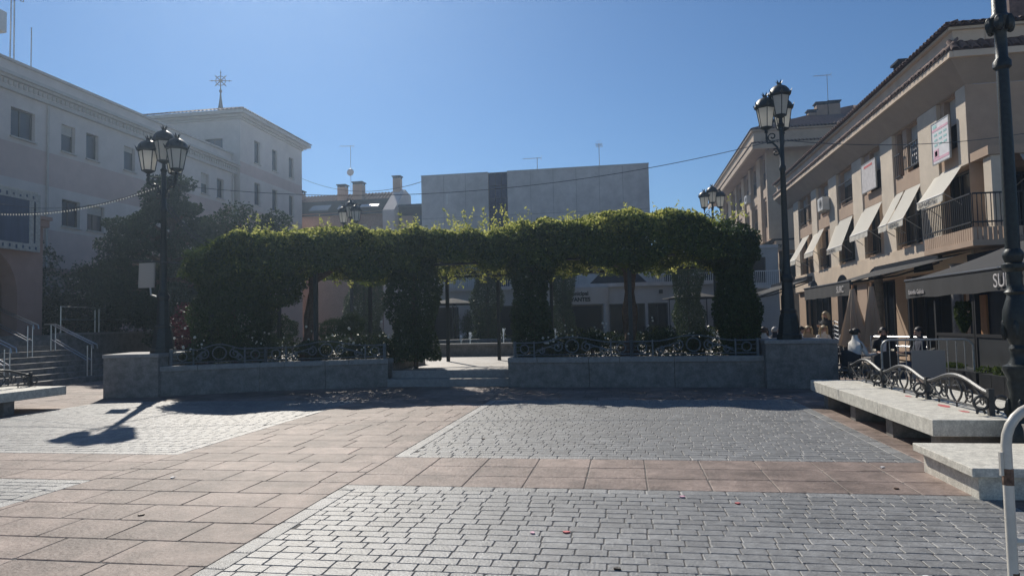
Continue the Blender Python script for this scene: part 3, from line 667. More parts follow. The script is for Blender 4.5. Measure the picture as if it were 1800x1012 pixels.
def window(F, root, u0, u1, z0, z1, d, fm, glassm='glass', sill=None, shutter=0, rail=None, mull=1, lab=None):
    mb = MB(); F.box(mb, u0, u1, z0, z1, d-.03, d); w = mb.build('window', M[glassm], root)
    mb = MB(); t = .06
    for (a, b, c, e) in ((u0,u0+t,z0,z1),(u1-t,u1,z0,z1),(u0+t,u1-t,z0,z0+t),(u0+t,u1-t,z1-t,z1)): F.box(mb, a, b, c, e, d+.001, d+.05)
    for k in range(mull): c = u0+(u1-u0)*(k+1)/(mull+1); F.box(mb, c-.03, c+.03, z0+t, z1-t, d+.001, d+.045)
    mb.build('frame', fm, w)
    if sill: mb = MB(); F.box(mb, u0-.06, u1+.06, z0-.07, z0-.002, d+.02, sill); mb.build('sill', M['town_trim'], w)
    if shutter:
        mb = MB(); h = (z1-z0)*shutter; n = max(3, int(h/.07))
        for k in range(n): F.box(mb, u0+t, u1-t, z1-h*(k+1)/n+.006, z1-h*k/n-.001, d+.06, d+.075)
        tag(mb.build('shutter', M['shutter'], w), kind='stuff')
    if rail:
        d1, zr = rail; mb = MB()
        for zz in (z0+.08, zr): F.box(mb, u0, u1, zz, zz+.04, d1-.02, d1+.02)
        n = max(3, int((u1-u0)/.14))
        for k in range(n+1): c = u0+.01+(u1-u0-.02)*k/n; F.box(mb, c-.008, c+.008, z0+.081, zr-.001, d1-.008, d1+.008)
        tag(mb.build('railing', M['black'], w), kind='stuff')
    return w
def half_tile(u, n, L=.34, r=.115, rise=0):
    me = bpy.data.meshes.new('roof_tile'); V = []; F = []; k = 6
    for j in (0, 1):
        for i in range(k+1):
            a = math.pi*i/k; p = Vector(u)*(-math.cos(a)*r*(1-.15*j)) + ZV*math.sin(a)*r*.9 + Vector(n)*(0 if j == 0 else -L) + ZV*(rise*j); V.append(p)
    for i in range(k): F.append((i, i+1, k+1+i+1, k+1+i))
    b = len(V)
    for i in range(k+1): V.append(V[i]-ZV*.022+Vector(n)*.0)
    for i in range(k): F.append((i, b+i, b+i+1, i+1))
    me.from_pydata([tuple(v) for v in V], [], F); me.materials.append(M['tile']); return me
def tile_row(F, root, u0, u1, z, d, step=.235, stuff=False, rise=0):
    me = half_tile(F.u, F.n, rise=rise); n = max(1, int(abs(u1-u0)/step)); base = root.location
    if not stuff:
        for k in range(n):
            o = bpy.data.objects.new('roof_tile', me); col.objects.link(o); o.parent = root; o.location = F.p(u0+(u1-u0)*(k+.5)/n, z+random.uniform(-.01,.01), d+random.uniform(-.015,.015))-base
    else:
        V = []; Fc = []; vv = np.array([v.co for v in me.vertices]); ff = np.array([tuple(p.vertices) for p in me.polygons]); nb = 0
        for k in range(n): V.append(vv+np.array(F.p(u0+(u1-u0)*(k+.5)/n, z, d))); Fc.append(ff+nb); nb += len(vv)
        tag(np_mesh('tile_row', np.concatenate(V), np.concatenate(Fc), M['tile'], root), kind='stuff')
def tiled_slope(root, a, b, c, d, step=.24, name='roof'):
    """corrugated tile slope, a-b eave, d-c ridge"""
    a, b, c, d = map(Vector, (a,b,c,d)); n = max(4, int((b-a).length/step))*4; nr = (b-a).cross(d-a).normalized(); V = []; F = []; rows = 10
    for j in range(rows+1):
        for i in range(n+1):
            t = i/n; p = a.lerp(b,t).lerp(d.lerp(c,t), j/rows); V.append(tuple(p+nr*.045*math.cos(2*math.pi*i/4)+nr*(.02 if j % 2 else 0)))
    for j in range(rows):
        for i in range(n): F.append((j*(n+1)+i, j*(n+1)+i+1, (j+1)*(n+1)+i+1, (j+1)*(n+1)+i))
    return np_mesh(name, V, F, M['tile'], root)
def chimney(root, x, y, z0, z1, w=.55, m='beige_grey'):
    c = MB().bx(x-w/2, x+w/2, y-w/2, y+w/2, z0, z1).build('chimney', M[m], root)
    mb = MB(); mb.bx(x-w/2-.08, x+w/2+.08, y-w/2-.08, y+w/2+.08, z1+.16, z1+.24)
    for sx in (-1,1):
        for sy in (-1,1): mb.bx(x+sx*w*.42-.05, x+sx*w*.42+.05, y+sy*w*.42-.05, y+sy*w*.42+.05, z1, z1+.16)
    mb.build('chimney_cap', M['dark_roof'], c)
def antenna(label, x, y, z0, h, yaw=0, n=7, dish=None):
    root = thing('tv_antenna', label, 'antenna', (x,y,z0)); MB().tube([(x,y,z0),(x,y,z0+h)], .022, 5).build('mast', M['galv'], root)
    u = Vector((math.cos(yaw), math.sin(yaw), 0)); v = Vector((-u.y,u.x,0)); c = Vector((x,y,z0+h-.05)); mb = MB()
    mb.tube([c-u*.3, c+u*1.0], .016, 4); mb.build('boom', M['galv'], root)
    for k in range(n): q = c-u*.2+u*1.15*k/n; MB().tube([q-v*.24, q+v*.24], .009, 4).build('element', M['galv'], root)
    for k in (-1,1): MB().tube([c-u*.3-v*.18+ZV*.12*k, c-u*.3+v*.18+ZV*.12*k], .009, 4).build('reflector', M['galv'], root)
    if dish:
        mb = MB(); mb.ball((x, y-.1, z0+dish), (.33,.08,.33), 14, 6); mb.build('dish', M['plastic'], root, smooth=True)
    return root

# --- near right apartment block
FX = Fac((9.5,0,0), (0,1,0), (-1,0,0)); FE = Fac((0,20.9,0), (1,0,0), (0,-1,0))
ab = thing('apartment_building', 'near beige apartment block with cream awnings along the right side', 'building', (9.5,21,0))
UP = [(21.55,22.4),(25.4,26.45 if 0 else 26.15),(27.75,28.95),(30.95,32.75),(34.75,35.95),(37.5,38.55),(38.95,40.0)]
up_w = [(21.6,22.5,6.42,7.93),(24.3,25.35,6.42,7.93),(25.7,26.2,6.3,7.93),(27.7,29.0,6.42,7.93),(31.0,32.8,6.5,7.93),(34.75,35.95,6.5,7.93),(37.5,38.5,6.5,7.93),(38.9,40.0,6.5,7.93)]
lo_w = [(24.3,26.2,3.95,5.75),(28.2,29.6,3.95,5.75),(31.2,33.2,3.95,5.75),(35.0,36.1,3.95,5.75),(37.5,38.5,3.6,5.75),(38.9,40.0,3.6,5.75)]
gr_w = [(22.2,26.0,0,2.9),(27.0,30.0,0,2.9),(31.2,34.0,0,2.9),(35,39.6,0,2.9)]
logg = (20.95,22.9,3.85,5.75)
mb = MB(); FX.holes(mb, 20.9, 41.2, 0, 9.0, up_w+lo_w+gr_w+[logg], .30, -.12)
mb.build('wall', M['beige_pink'], ab)
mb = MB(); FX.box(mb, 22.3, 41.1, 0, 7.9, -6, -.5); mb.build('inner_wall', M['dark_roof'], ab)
mb = MB(); FE.holes(mb, 9.5, 22, 0, 7.963, [(10.3,13.0,3.85,5.6)], .9, 0); mb.build('end_wall', M['beige_pink'], ab)
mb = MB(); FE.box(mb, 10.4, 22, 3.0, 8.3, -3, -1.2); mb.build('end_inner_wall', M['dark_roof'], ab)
for (a, b, z0) in ((20.912,21.5,5.75),(22.75,24.15,3.0),(26.35,27.55,3.0),(29.65,30.85,3.0),(33.05,34.3,3.0),(36.4,37.4,3.0),(40.1,41.2,3.0)):
    mb = MB(); FX.box(mb, a, b, z0, 7.96, -.13, 0); mb.build('pilaster', M['beige_grey'], ab, bevel=.012)
for (a, b) in ((21.5,22.75),(24.15,26.35),(27.55,29.65),(30.85,33.05),(34.3,36.4),(37.4,40.1)):
    mb = MB(); FX.box(mb, a+.002, b-.002, 5.85, 6.36, -.14, -.05); mb.build('spandrel', M['beige_pink'], ab)
mb = MB(); FX.box(mb, 20.915, 41.2, 2.95, 3.84, -.14, .05); mb.build('belt_wall', M['beige'], ab)
for k, (a, b, c, e) in enumerate(up_w): window(FX, ab, a, b, c, e, -.34, M['dark_metal'], shutter=(.5,.55,0,.5,.45,.4,.2,.3)[k], rail=(-.02, c+.85) if k not in (0,3) else None, mull=0 if b-a < .8 else 1)
for k, (a, b, c, e) in enumerate(lo_w): window(FX, ab, a, b, c, e, -.34, M['dark_metal'], shutter=0, rail=(-.02, c+.9))
for (a, b, c, e) in gr_w:
    window(FX, ab, a, b, c, e, -.36, M['dark_metal'], 'glass_dark', mull=3)
    mb = MB(); cu = (a+b)/2; mb.ext([FX.p(cu+.75*math.cos(math.pi*i/12), 2.96+.45*math.sin(math.pi*i/12), .051) for i in range(13)], FX.n*.01); mb.build('arch_light', M['glass_dark'], ab)
window(FX, ab, 21.0, 22.85, 3.86, 5.7, -.38, M['dark_metal'], 'glass_dark', mull=2)
window(FE, ab, 10.35, 12.95, 3.86, 5.58, -.85, M['dark_metal'], 'glass_dark', mull=2)
# corner balcony
bal = MB().bx(8.95,9.47,19.7,22.7,3.35,3.5).bx(9.47,13.4,19.7,20.87,3.35,3.5).build('balcony', M['beige_pink'], ab)
def rib_rail(F, u0, u1, z0, z1, d, name='railing'):
    mb = MB(); n = int((u1-u0)/.11)
    for zz in (z0+.1, z1): F.box(mb, u0, u1, zz, zz+.04, d-.02, d+.02)
    for k in range(n+1): c = u0+(u1-u0)*k/n; F.box(mb, c-.009, c+.009, z0, z1, d-.01, d+.01)
    tag(mb.build(name, M['black'], bal), kind='stuff')
rib_rail(FX, 19.75, 22.7, 3.85, 4.7, .53); rib_rail(FE, 9.0, 13.3, 3.85, 4.7, 1.17)
for (F, a, b, d) in ((FX,19.72,22.7,.535),(FE,8.96,13.4,1.19)):
    n = int((b-a)/.12)
    for k in range(n):
        mb = MB(); u = a+(b-a)*k/n; F.box(mb, u+.012, u+(b-a)/n-.012, 3.501, 3.83, d-.04, d); mb.build('fascia_board', M['beige_pink'], bal)
MB().bx(9.6,10.0,19.95,20.35,3.51,5.75).build('corner_column', M['beige_grey'], ab)
MB().bx(9.52,14,19.9,20.89,5.76,6.0).build('loggia_lintel', M['beige_pink'], ab)
# eaves: coved soffit, fascias and two rows of tiles
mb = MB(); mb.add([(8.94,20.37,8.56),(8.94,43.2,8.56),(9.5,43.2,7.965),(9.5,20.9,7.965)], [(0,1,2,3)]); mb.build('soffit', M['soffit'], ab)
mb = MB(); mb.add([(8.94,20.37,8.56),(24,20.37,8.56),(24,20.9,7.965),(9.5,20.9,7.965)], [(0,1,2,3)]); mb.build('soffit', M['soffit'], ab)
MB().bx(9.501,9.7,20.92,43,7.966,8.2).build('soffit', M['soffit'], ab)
MB().bx(8.88,8.98,20.29,43.2,8.56,8.73).build('fascia', M['beige'], ab); MB().bx(8.98,24,20.27,20.37,8.56,8.73).build('fascia', M['beige'], ab)
mb = MB(); mb.add([(8.86,20.28,8.735),(8.86,43.2,8.735),(9.12,43.2,9.07),(9.12,20.54,9.07)], [(0,1,2,3)]); mb.add([(8.86,20.28,8.735),(24,20.28,8.735),(24,20.54,9.07),(9.12,20.54,9.07)], [(0,1,2,3)]); mb.build('tile_bed', M['tile'], ab)
MB().bx(9.08,9.9,20.50,43.2,9.06,9.37).build('fascia', M['beige'], ab); MB().bx(9.9,24,20.48,21.3,9.06,9.37).build('fascia', M['beige'], ab)
MB().bx(8.96,9.9,20.40,43.2,9.371,9.44).build('drip_edge', M['beige_grey'], ab); MB().bx(9.9,24,20.38,21.3,9.371,9.44).build('drip_edge', M['beige_grey'], ab)
tile_row(FX, ab, 20.3, 43.2, 8.73, .69, .27, rise=.32); tile_row(FX, ab, 20.3, 43.2, 9.45, .66, .26, stuff=True, rise=.1)
tile_row(FE, ab, 8.9, 18, 8.73, .67, .25, rise=.32); tile_row(FE, ab, 8.9, 18, 9.45, .64, .24, stuff=True, rise=.1)
tiled_slope(ab, (8.8,43.2,9.47), (8.8,20.2,9.47), (15,26.4,11.6), (15,36.0,11.6)); tiled_slope(ab, (8.8,20.2,9.47), (21.2,20.2,9.47), (15,26.4,11.6), (15,26.4,11.6))
MB().bx(11.1,21,21.6,22.2,9.8,10.6).build('roof_upstand', M['tile'], ab)
for (x, y, z, h) in ((10.4,27.2,9.9,1.0),(11.1,35.0,10.1,.9),(11.0,33.0,10.1,.85)): chimney(ab, x, y, z, z+h-.25, .6, 'beige_pink')
antenna('tv antenna on the roof corner of the near right block', 11.3,22.0,10.2,1.9, math.pi*.93)

# --- far right block
F2 = Fac((10.1,0,0), (0,1,0), (-1,0,0)); F2E = Fac((0,50,0), (1,0,0), (0,-1,0))
b2 = thing('apartment_building', 'farther taller beige block with ochre eaves behind the tall right lamp', 'building', (10.1,50,0))
ws2 = [(50.5,52.0),(54.2,56.0),(57.5,59.0),(61,63),(64.5,66.2),(69,71)]
h2 = [(a,b,z,z+1.9) for a, b in ws2 for z in (8.0,11.0)]
mb = MB(); F2.holes(mb, 50, 74, 7.0, 13.4, h2, .35, 0); mb.build('wall', M['tan_wall'], b2)
mb = MB(); F2E.holes(mb, 10.1, 24, 7.0, 13.4, [], .3, 0); mb.build('end_wall', M['tan_trim'], b2)
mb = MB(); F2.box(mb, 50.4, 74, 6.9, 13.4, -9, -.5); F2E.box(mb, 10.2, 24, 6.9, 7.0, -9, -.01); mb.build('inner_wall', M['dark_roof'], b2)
for (a, b) in ((50.0,50.4),(52.4,53.8),(56.3,57.2),(59.4,60.6),(63.4,64.2),(66.6,68.4),(71.5,74)):
    mb = MB(); F2.box(mb, a, b, 7.0, 13.2, .002, .22); mb.build('pilaster', M['tan_trim'], b2)
for (a, b, c, e) in h2: window(F2, b2, a, b, c, e, -.25, M['dark_metal'], shutter=random.choice((0,.3,.55)), rail=(.02, c+.85))
for (a, b) in ws2: mb = MB(); F2.box(mb, a-.2, b+.2, 10.15, 10.75, .003, .08); mb.build('spandrel', M['tan_trim'], b2)
low2 = [(11.2,12.6,3.6,6.0),(13.2,14.6,3.6,6.0)]
F2L = Fac((0,50.6,0), (1,0,0), (0,-1,0)); mb = MB(); F2L.holes(mb, 10.6, 24, 0, 6.9, low2, .3); mb.build('lower_wall', M['tan_trim'], b2)
for (a, b, c, e) in low2: window(F2L, b2, a, b, c, e, -.2, M['white_paint'], 'glass', rail=(.05, c+.9), mull=1)
mb = MB(); mb.bx(10.62,10.9,50.6,74,0,6.9); mb.build('lower_side_wall', M['tan_trim'], b2)
MB().bx(10.3,24,49.8,50.55,6.2,6.85).build('sign_band', M['tan_trim'], b2)
MB().bx(10.62,24,50.3,50.59,3.1,3.45).build('belt_course', M['tan_trim'], b2)
for (x0, x1, y0, y1, z0, z1, mm) in ((8.85,10.1,48.8,75,13.32,13.42,'tan_wall'),(10.1,25,48.8,50.2,13.32,13.42,'tan_wall'),(8.78,8.95,48.75,75,13.05,13.40,'tan_trim'),(8.95,25,48.75,48.92,13.05,13.40,'tan_trim'),(8.9,10.4,48.9,75,13.5,14.25,'tan_trim'),(10.4,25,48.9,50.2,13.5,14.25,'tan_trim'),(8.75,10.4,48.75,75,14.26,14.36,'tan_trim'),(10.4,25,48.75,50.2,14.26,14.36,'tan_trim')):
    MB().bx(x0,x1,y0,y1,z0,z1).build('soffit' if mm == 'tan_wall' else 'fascia', M[mm], b2)
tile_row(F2, b2, 48.8, 75, 13.44, 1.36, stuff=True); tile_row(F2E, b2, 8.8, 25, 13.44, 1.28, stuff=True); tile_row(F2, b2, 48.8, 75, 14.38, 1.4, stuff=True); tile_row(F2E, b2, 8.8, 25, 14.38, 1.32, stuff=True)
tiled_slope(b2, (8.7,48.6,14.4), (27.7,48.6,14.4), (18.2,58,18.2), (18.2,58,18.2)); tiled_slope(b2, (8.7,75,14.4), (8.7,48.6,14.4), (18.2,58,18.2), (18.2,66,18.2))
for (x, y, z, h, w) in ((13.9,53.5,15.4,1.1,.6),(14.55,53.5,15.6,1.42,.75),(15.4,53.5,15.6,1.45,.8),(10.6,50.5,14.5,.5,1.7)): chimney(b2, x, y, z, z+h, w, 'tan_wall')
antenna('tv antenna among the chimneys of the far right block', 15.2,53.9,17.0,2.5, math.pi, 8)
def wall_letters(txt, p, u, h, mat_, parent=None, up=ZV, name='lettering', bold=0.0):
    cu = bpy.data.curves.new('lettering', 'FONT'); cu.body = txt; cu.size = h; cu.extrude = .004; cu.offset = bold
    to = bpy.data.objects.new('lettering_tmp', cu); me = bpy.data.meshes.new_from_object(to); bpy.data.objects.remove(to)
    u = Vector(u).normalized(); up = Vector(up); up = (up-u*up.dot(u)).normalized(); n = u.cross(up)
    me.transform(Matrix(((u.x,up.x,n.x,p[0]),(u.y,up.y,n.y,p[1]),(u.z,up.z,n.z,p[2]),(0,0,0,1))))
    me.materials.clear(); me.materials.append(M[mat_]); o = bpy.data.objects.new(name, me); col.objects.link(o)
    if parent is not None:
        off = Vector(); q = parent
        while q is not None: off += q.location; q = q.parent
        me.transform(Matrix.Translation(-off)); o.parent = parent
    return o
wall_letters('enza', (10.35,49.79,6.38), (1,0,0), .42, 'black', b2, bold=.012)

# --- air conditioners
def ac_unit(label, F, u, z, d):
    root = thing('air_conditioner', label, 'air conditioner', F.p(u,z,d))
    mb = MB(); F.box(mb, u-.42, u+.42, z, z+.6, d, d+.32); body = mb.build('case', M['plastic'], root, bevel=.01)
    c = F.p(u-.1, z+.3, d+.322); mb = MB()
    for r in (.08,.15,.22): mb.tube(circle(c, F.u, ZV, r, 14), .006, 4, closed=True)
    for k in range(6): a = math.pi*k/6; e = F.u*math.cos(a)*.22+ZV*math.sin(a)*.22; mb.tube([c-e, c+e], .005, 3)
    tag(mb.build('grille', M['dark_metal'], body), kind='stuff')
    for s in (-.3,.3): mb = MB(); F.box(mb, u+s-.02, u+s+.02, z-.05, z-.002, d-.25, d+.3); mb.build('bracket', M['galv'], root)
ac_unit('white air conditioner on the near right block between two upper windows', FX, 34.45, 6.55, .03)
ac_unit('air conditioner on the facade of the far right block beside the lamp', F2, 56.8, 10.6, .24)
ac_unit('air conditioner at the far end of the far right block', F2, 67.3, 9.3, .24)

# --- cream window awnings
def awning(label, u0, u1, zt=5.93, dt=-.1, zb=4.72, db=.55, letters=None, cloth='cream', F=FX):
    root = thing('window_awning', label, 'awning', F.p((u0+u1)/2, zt, 0), group='cream awnings over the first floor windows')
    n = 6; V = []; Fc = []; k = max(4, int((u1-u0)/.2))
    for j in range(n+1):
        for i in range(k+1): f = j/n; V.append(F.p(u0+(u1-u0)*i/k, zt+(zb-zt)*f-.03*math.sin(math.pi*f)-.01*math.sin(i*1.9)*f, dt+(db-dt)*f))
    for j in range(n): Fc += [(j*(k+1)+i, j*(k+1)+i+1, (j+1)*(k+1)+i+1, (j+1)*(k+1)+i) for i in range(k)]
    MB().add(V, Fc).build('fabric', M[cloth], root, smooth=True)
    V = []; 
    for i in range(k*2+1): u = u0+(u1-u0)*i/(k*2); V += [F.p(u, zb-.02, db+.005), F.p(u, zb-.21-.03*(i % 2), db+.01+.012*math.sin(i*1.3))]
    MB().add(V, [(2*i,2*i+2,2*i+3,2*i+1) for i in range(k*2)]).build('valance', M[cloth], root)
    MB().tube([F.p(u0,zb-.01,db), F.p(u1,zb-.01,db)], .022, 6).build('front_bar', M['white_paint'], root)
    MB().tube([F.p(u0-.05,zt,dt), F.p(u1+.05,zt,dt)], .05, 8).build('roller', M['white_paint'], root)
    for u in (u0+.03, u1-.03): MB().tube([F.p(u,zb+.02,db-.02), F.p(u, zb-.35, .02)], .015, 5).build('arm', M['galv'], root)
    if letters:
        L = wall_letters(letters, F.p(u1-.12, zb-.18, db+.035), -F.u if F is FX else F.u, .175, 'c_grey', root)
    return root
awning('cream awning lettered along its valance, nearest the building corner', 21.35, 23.1, zb=5.02, db=.52, letters='ECONOMISTAS')
awning('broad cream awning, second from the building corner', 24.2, 25.5, letters='ASESORES')
awning('narrow cream awning, third from the building corner', 25.65, 26.45)
awning('cream awning over the window below the faded banner', 27.7, 29.8, zb=4.78, db=.5)
awning('cream awning, fifth from the building corner', 31.15, 33.4, zb=4.6, db=.42, letters='ECONOMISTAS')
awning('cream awning below the air conditioner of the near right block', 35.45, 37.1, zb=4.76, db=.5)
awning('cream awning at the far end of the near right block', 38.2, 39.6, zb=4.56, db=.7)
awning('greyish awning in shade on the end wall loggia of the near right block', 10.3, 13.2, zt=6.0, dt=.75, zb=5.15, db=1.45, cloth='grey_cloth', F=FE)

# --- banners and signs on the near right block
def facade_sign(label, F, u0, u1, z0, z1, d, m, extras=()):
    root = thing('facade_sign', label, 'sign', F.p((u0+u1)/2, z0, d)); mb = MB(); F.box(mb, u0, u1, z0, z1, d, d+.03); mb.build('board', M[m], root)
    for (a, b, c, e, mm) in extras:
        mb = MB(); F.box(mb, u0+(u1-u0)*a, u0+(u1-u0)*b, z0+(z1-z0)*c, z0+(z1-z0)*e, d+.031, d+.036); mb.build('printed_patch', M[mm], root)
    mb = MB()
    for (a, b, c, e) in ((u0-.03,u0,z0-.03,z1+.03),(u1,u1+.03,z0-.03,z1+.03),(u0,u1,z0-.03,z0),(u0,u1,z1,z1+.03)): F.box(mb, a, b, c, e, d-.01, d+.04)
    mb.build('frame', M['galv'], root)
    return root
ex = [(.03,.97,.80,.86,'pink_print'),(.03,.97,.06,.13,'pink_print'),(.62,.92,.14,.34,'pink_print'),(.70,.85,.17,.30,'sign_white'),(.70,.92,.88,.96,'teal_print')]
ex += [(.12+.28*i,.30+.28*i,.42+.13*j,.47+.13*j,'teal_print') for i in range(3) for j in range(3)]
facade_sign('white and pink printed sign on the upper window nearest the corner', FX, 21.65, 22.75, 6.12, 7.32, .12, 'sign_white', ex)
facade_sign('faded grey banner with red heading on an upper window', FX, 27.75, 29.3, 6.42, 7.5, .08, 'sign_faded', [(.2,.8,.84,.92,'red_print')])
facade_sign('dark for sale board with white figures on the balcony railing', FX, 24.6, 25.15, 6.65, 7.25, -.2, 'dark_metal', [(.15+.25*i,.32+.25*i,.42,.54,'sign_white') for i in range(3)]+[(.15,.75,.70,.78,'sign_faded'),(.2,.32,.15,.3,'sign_white')])

# --- town hall on the left: long wing and corner tower
FT = Fac((-26,0,0), (0,1,0), (1,0,0))
th = thing('town_hall', 'long three storey plastered hall with dentil cornice along the left side', 'building', (-26,34,0))
wt = [(25.7,26.95),(28.42,29.25),(29.95,30.75),(32.55,33.4),(39.3,40.1),(41.0,41.8)]
wm = [(25.6,26.9),(28.5,29.6),(30.05,31.2),(33.2,34.3),(37.0,38.0)]
hs = [(a,b,10.12,11.4) for a, b in wt]+[(a,b,6.58,7.85) for a, b in wm]
for (z0, z1, m, nm) in ((0,4.4,'town_pink','wall'),(4.4,6.3,'town_pink','wall'),(6.3,8.3,'town_light','wall_band'),(8.3,9.85,'town_pink','wall'),(9.85,12.05,'town_light','wall_band')):
    mb = MB(); FT.holes(mb, 3, 43.0, z0, z1, hs, .35); mb.build(nm, M[m], th)
for k, (a, b, c, e) in enumerate(hs): window(FT, th, a, b, c, e, -.22, M['dark_metal'], 'glass_blue', sill=.10, mull=1 if b-a > .9 else 0, shutter=(0,.35,0,.2,.5,0,.3)[k % 7])
for y in (27.6,35.6,42.75): MB().tube([FT.p(y,0,.06), FT.p(y,12.0,.06)], .05, 8).build('downpipe', M['town_trim'], th)
mb = MB(); FT.box(mb, 3, 43.0, 4.30, 4.55, .001, .14); mb.build('belt_course', M['portal_red'], th)
for (z0, z1, d) in ((12.05,12.22,.16),(12.5,12.62,.30),(12.62,12.76,.42)): mb = MB(); FT.box(mb, 3, 43.2, z0, z1, -.4, d); mb.build('cornice', M['town_trim'], th)
mb = MB(); FT.box(mb, 3, 43.0, 12.2, 12.5, -.4, .12); mb.build('frieze', M['town_light'], th)
mb = MB()
for k in range(150): FT.box(mb, 5+.255*k, 5.13+.255*k, 12.26, 12.46, .121, .20)
tag(mb.build('dentil', M['town_trim'], th), kind='stuff')
mb = MB(); FT.box(mb, 3, 43.1, 12.76, 13.45, -.7, -.25); mb.build('parapet', M['town_light'], th)
mb = MB(); FT.box(mb, 3, 43.15, 13.451, 13.56, -.8, -.12); mb.build('parapet_cap', M['town_trim'], th)
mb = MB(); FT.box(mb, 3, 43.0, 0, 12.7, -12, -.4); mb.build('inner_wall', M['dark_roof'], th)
tw = thing('corner_tower', 'square hall tower with low tiled hip roof and iron weather vane', 'tower', (-26,47.6,0))
FTT = Fac((-25.7,0,0), (0,1,0), (1,0,0)); FTF = Fac((0,43.25,0), (1,0,0), (0,-1,0))
ht = [(45.1,45.9,z,z+1.6) for z in (10.3,13.3)]+[(47.6,48.4,z,z+1.6) for z in (10.3,13.3)]+[(50.2,51.0,z,z+1.6) for z in (10.3,13.3)]
for (z0, z1, m) in ((0,9.9,'town_pink'),(9.9,12.2,'town_light'),(12.2,13.0,'town_pink'),(13.0,15.9,'town_light')):
    mb = MB(); FTT.holes(mb, 43.25, 52.4, z0, z1, ht, .3); mb.build('wall', M[m], tw)
for (a, b, c, e) in ht: window(FTT, tw, a, b, c, e, -.2, M['dark_metal'], 'glass_blue', sill=.08, mull=0)
hf = [(-28.4,-27.0,13.55,14.65)]
mb = MB(); FTF.holes(mb, -35, -25.7, 0, 15.9, hf, .3); mb.build('front_wall', M['town_light'], tw); window(FTF, tw, *hf[0], -.2, M['dark_metal'], 'glass_blue')
MB().bx(-35,-25.72,52.36,52.4,0,15.9).build('back_wall', M['town_pink'], tw)
for (d, z0, z1) in ((.10,15.9,16.05),(.28,16.05,16.2),(.55,16.2,16.42)): MB().bx(-35,-25.7+d,43.25-d,52.4+d,z0,z1).build('cornice', M['town_trim'], tw)
ax, ay, az = -30.0, 47.8, 18.3
tiled_slope(tw, (-35.3,42.6,16.45), (-25.05,42.6,16.45), (ax,ay,az), (ax,ay,az), .3); tiled_slope(tw, (-25.05,42.6,16.45), (-25.05,53.0,16.45), (ax,ay,az), (ax,ay,az), .3)
mb = MB(); mb.lathe([(.22,0),(.16,.3),(.08,.9),(.05,1.3),(.11,1.4),(.11,1.5),(.04,1.6),(.03,2.9)], (ax,ay,az-.1), 8); vane = mb.build('finial', M['iron_green'], tw)
c = Vector((ax,ay,az+2.15)); u = Vector((.97,.25,0))
mb = MB()
for k in range(8):
    a = math.pi*k/4; e = u*math.cos(a)+ZV*math.sin(a); L = .85 if k % 2 == 0 else .62
    mb.tube([c, c+e*L], [.05,.015], 5); mb.ball(c+e*L*.75, .06, 6, 4)
mb.tube(circle(c, u, ZV, .36, 16), .03, 5, closed=True); mb.build('star_vane', M['iron_green'], vane)
for k, (y, z0, h, w) in enumerate(((24.3,14.3,2.3,.7),(25.6,14.7,.95,.5))):
    r = thing('cell_antenna', ('tall pale panel antenna on the hall roof at the left edge','small pale box antenna on the hall roof beside the mast')[k], 'antenna', (-26.6,y,13.56))
    MB().bx(-26.8,-26.4,y-w/2,y+w/2,z0,z0+h).build('panel', M['plastic'], r, bevel=.05); MB().tube([(-26.6,y,13.56),(-26.6,y,z0+h*.8)], .05, 6).build('pole', M['galv'], r)
r = thing('roof_mast', 'thin lattice mast with dipoles on the hall roof', 'mast', (-26.6,26.3,13.56))
for s in (-.1,.1): MB().tube([(-26.6,26.3+s,13.56),(-26.6,26.3+s*.6,18.6)], .03, 5).build('leg', M['galv'], r)
for k, z in enumerate((16.6,17.4,18.2)):
    for s in (-1,1): MB().tube([(-26.6,26.3,z),(-26.6,26.3+s*.55,z-.02),(-26.6,26.3+s*.55,z+.5)], .022, 5).build('dipole', M['galv'], r)
tag(MB().tube([(-26.6,27.3,13.56),(-26.6,27.3,15.6)], .025, 5).build('whip_antenna', M['galv']), 'single thin whip aerial on the hall parapet', 'antenna')

# --- entrance portal, stairs, ramp
FP = Fac((-20.5,0,0), (0,1,0), (1,0,0)); pr = thing('entrance_portal', 'reddish plastered entrance porch with a round arch at the left edge', 'porch', (-22,17,1.5))
mb = MB(); y0, y1 = 12.0, 21.65; cy, ra, zs = 18.9, 1.72, 2.9
FP.holes(mb, y0, y1, 1.4, 5.35, [(cy-ra, cy+ra, 1.4, zs+ra)], .6)
arc = [(cy-ra*math.cos(math.pi*i/16), zs+ra*math.sin(math.pi*i/16)) for i in range(17)]
for s in (0, 1):
    seq = arc[:9] if s == 0 else arc[8:]
    corner = (cy-ra, zs+ra) if s == 0 else (cy+ra, zs+ra)
    for (p, q) in zip(seq[:-1], seq[1:]): mb.add([FP.p(*p), FP.p(*q), FP.p(*corner)], [(0,1,2)]); mb.quad(FP.p(*p), FP.p(*q), FP.p(*q,-.6), FP.p(*p,-.6))
mb.build('front_wall', M['portal_red'], pr)
MB().bx(-26,-20.52,21.5,21.66,0,5.35).build('side_wall', M['portal_red'], pr)
mb = MB(); FP.box(mb, y0, y1+.15, 5.351, 5.6, -6, .12); FP.box(mb, y0, y1+.2, 5.6, 5.72, -6, .2); mb.build('cornice', M['portal_red'], pr)
mb = MB(); FP.box(mb, y0, 21.0, 1.4, 5.3, -1.6, -1.3); mb.build('door', M['wood'], pr)
mb = MB()
for k in range(9): FP.box(mb, cy-ra-.02+.42*k, cy-ra+.03+.42*k, 1.4, 5.0, -1.29, -1.2)
mb.build('door_frame', M['dark_metal'], pr)
bn = thing('balcony_hanging', 'dark blue cloth with pale patterned border hung over the portal balcony', 'banner', (-20.3,19,4.4))
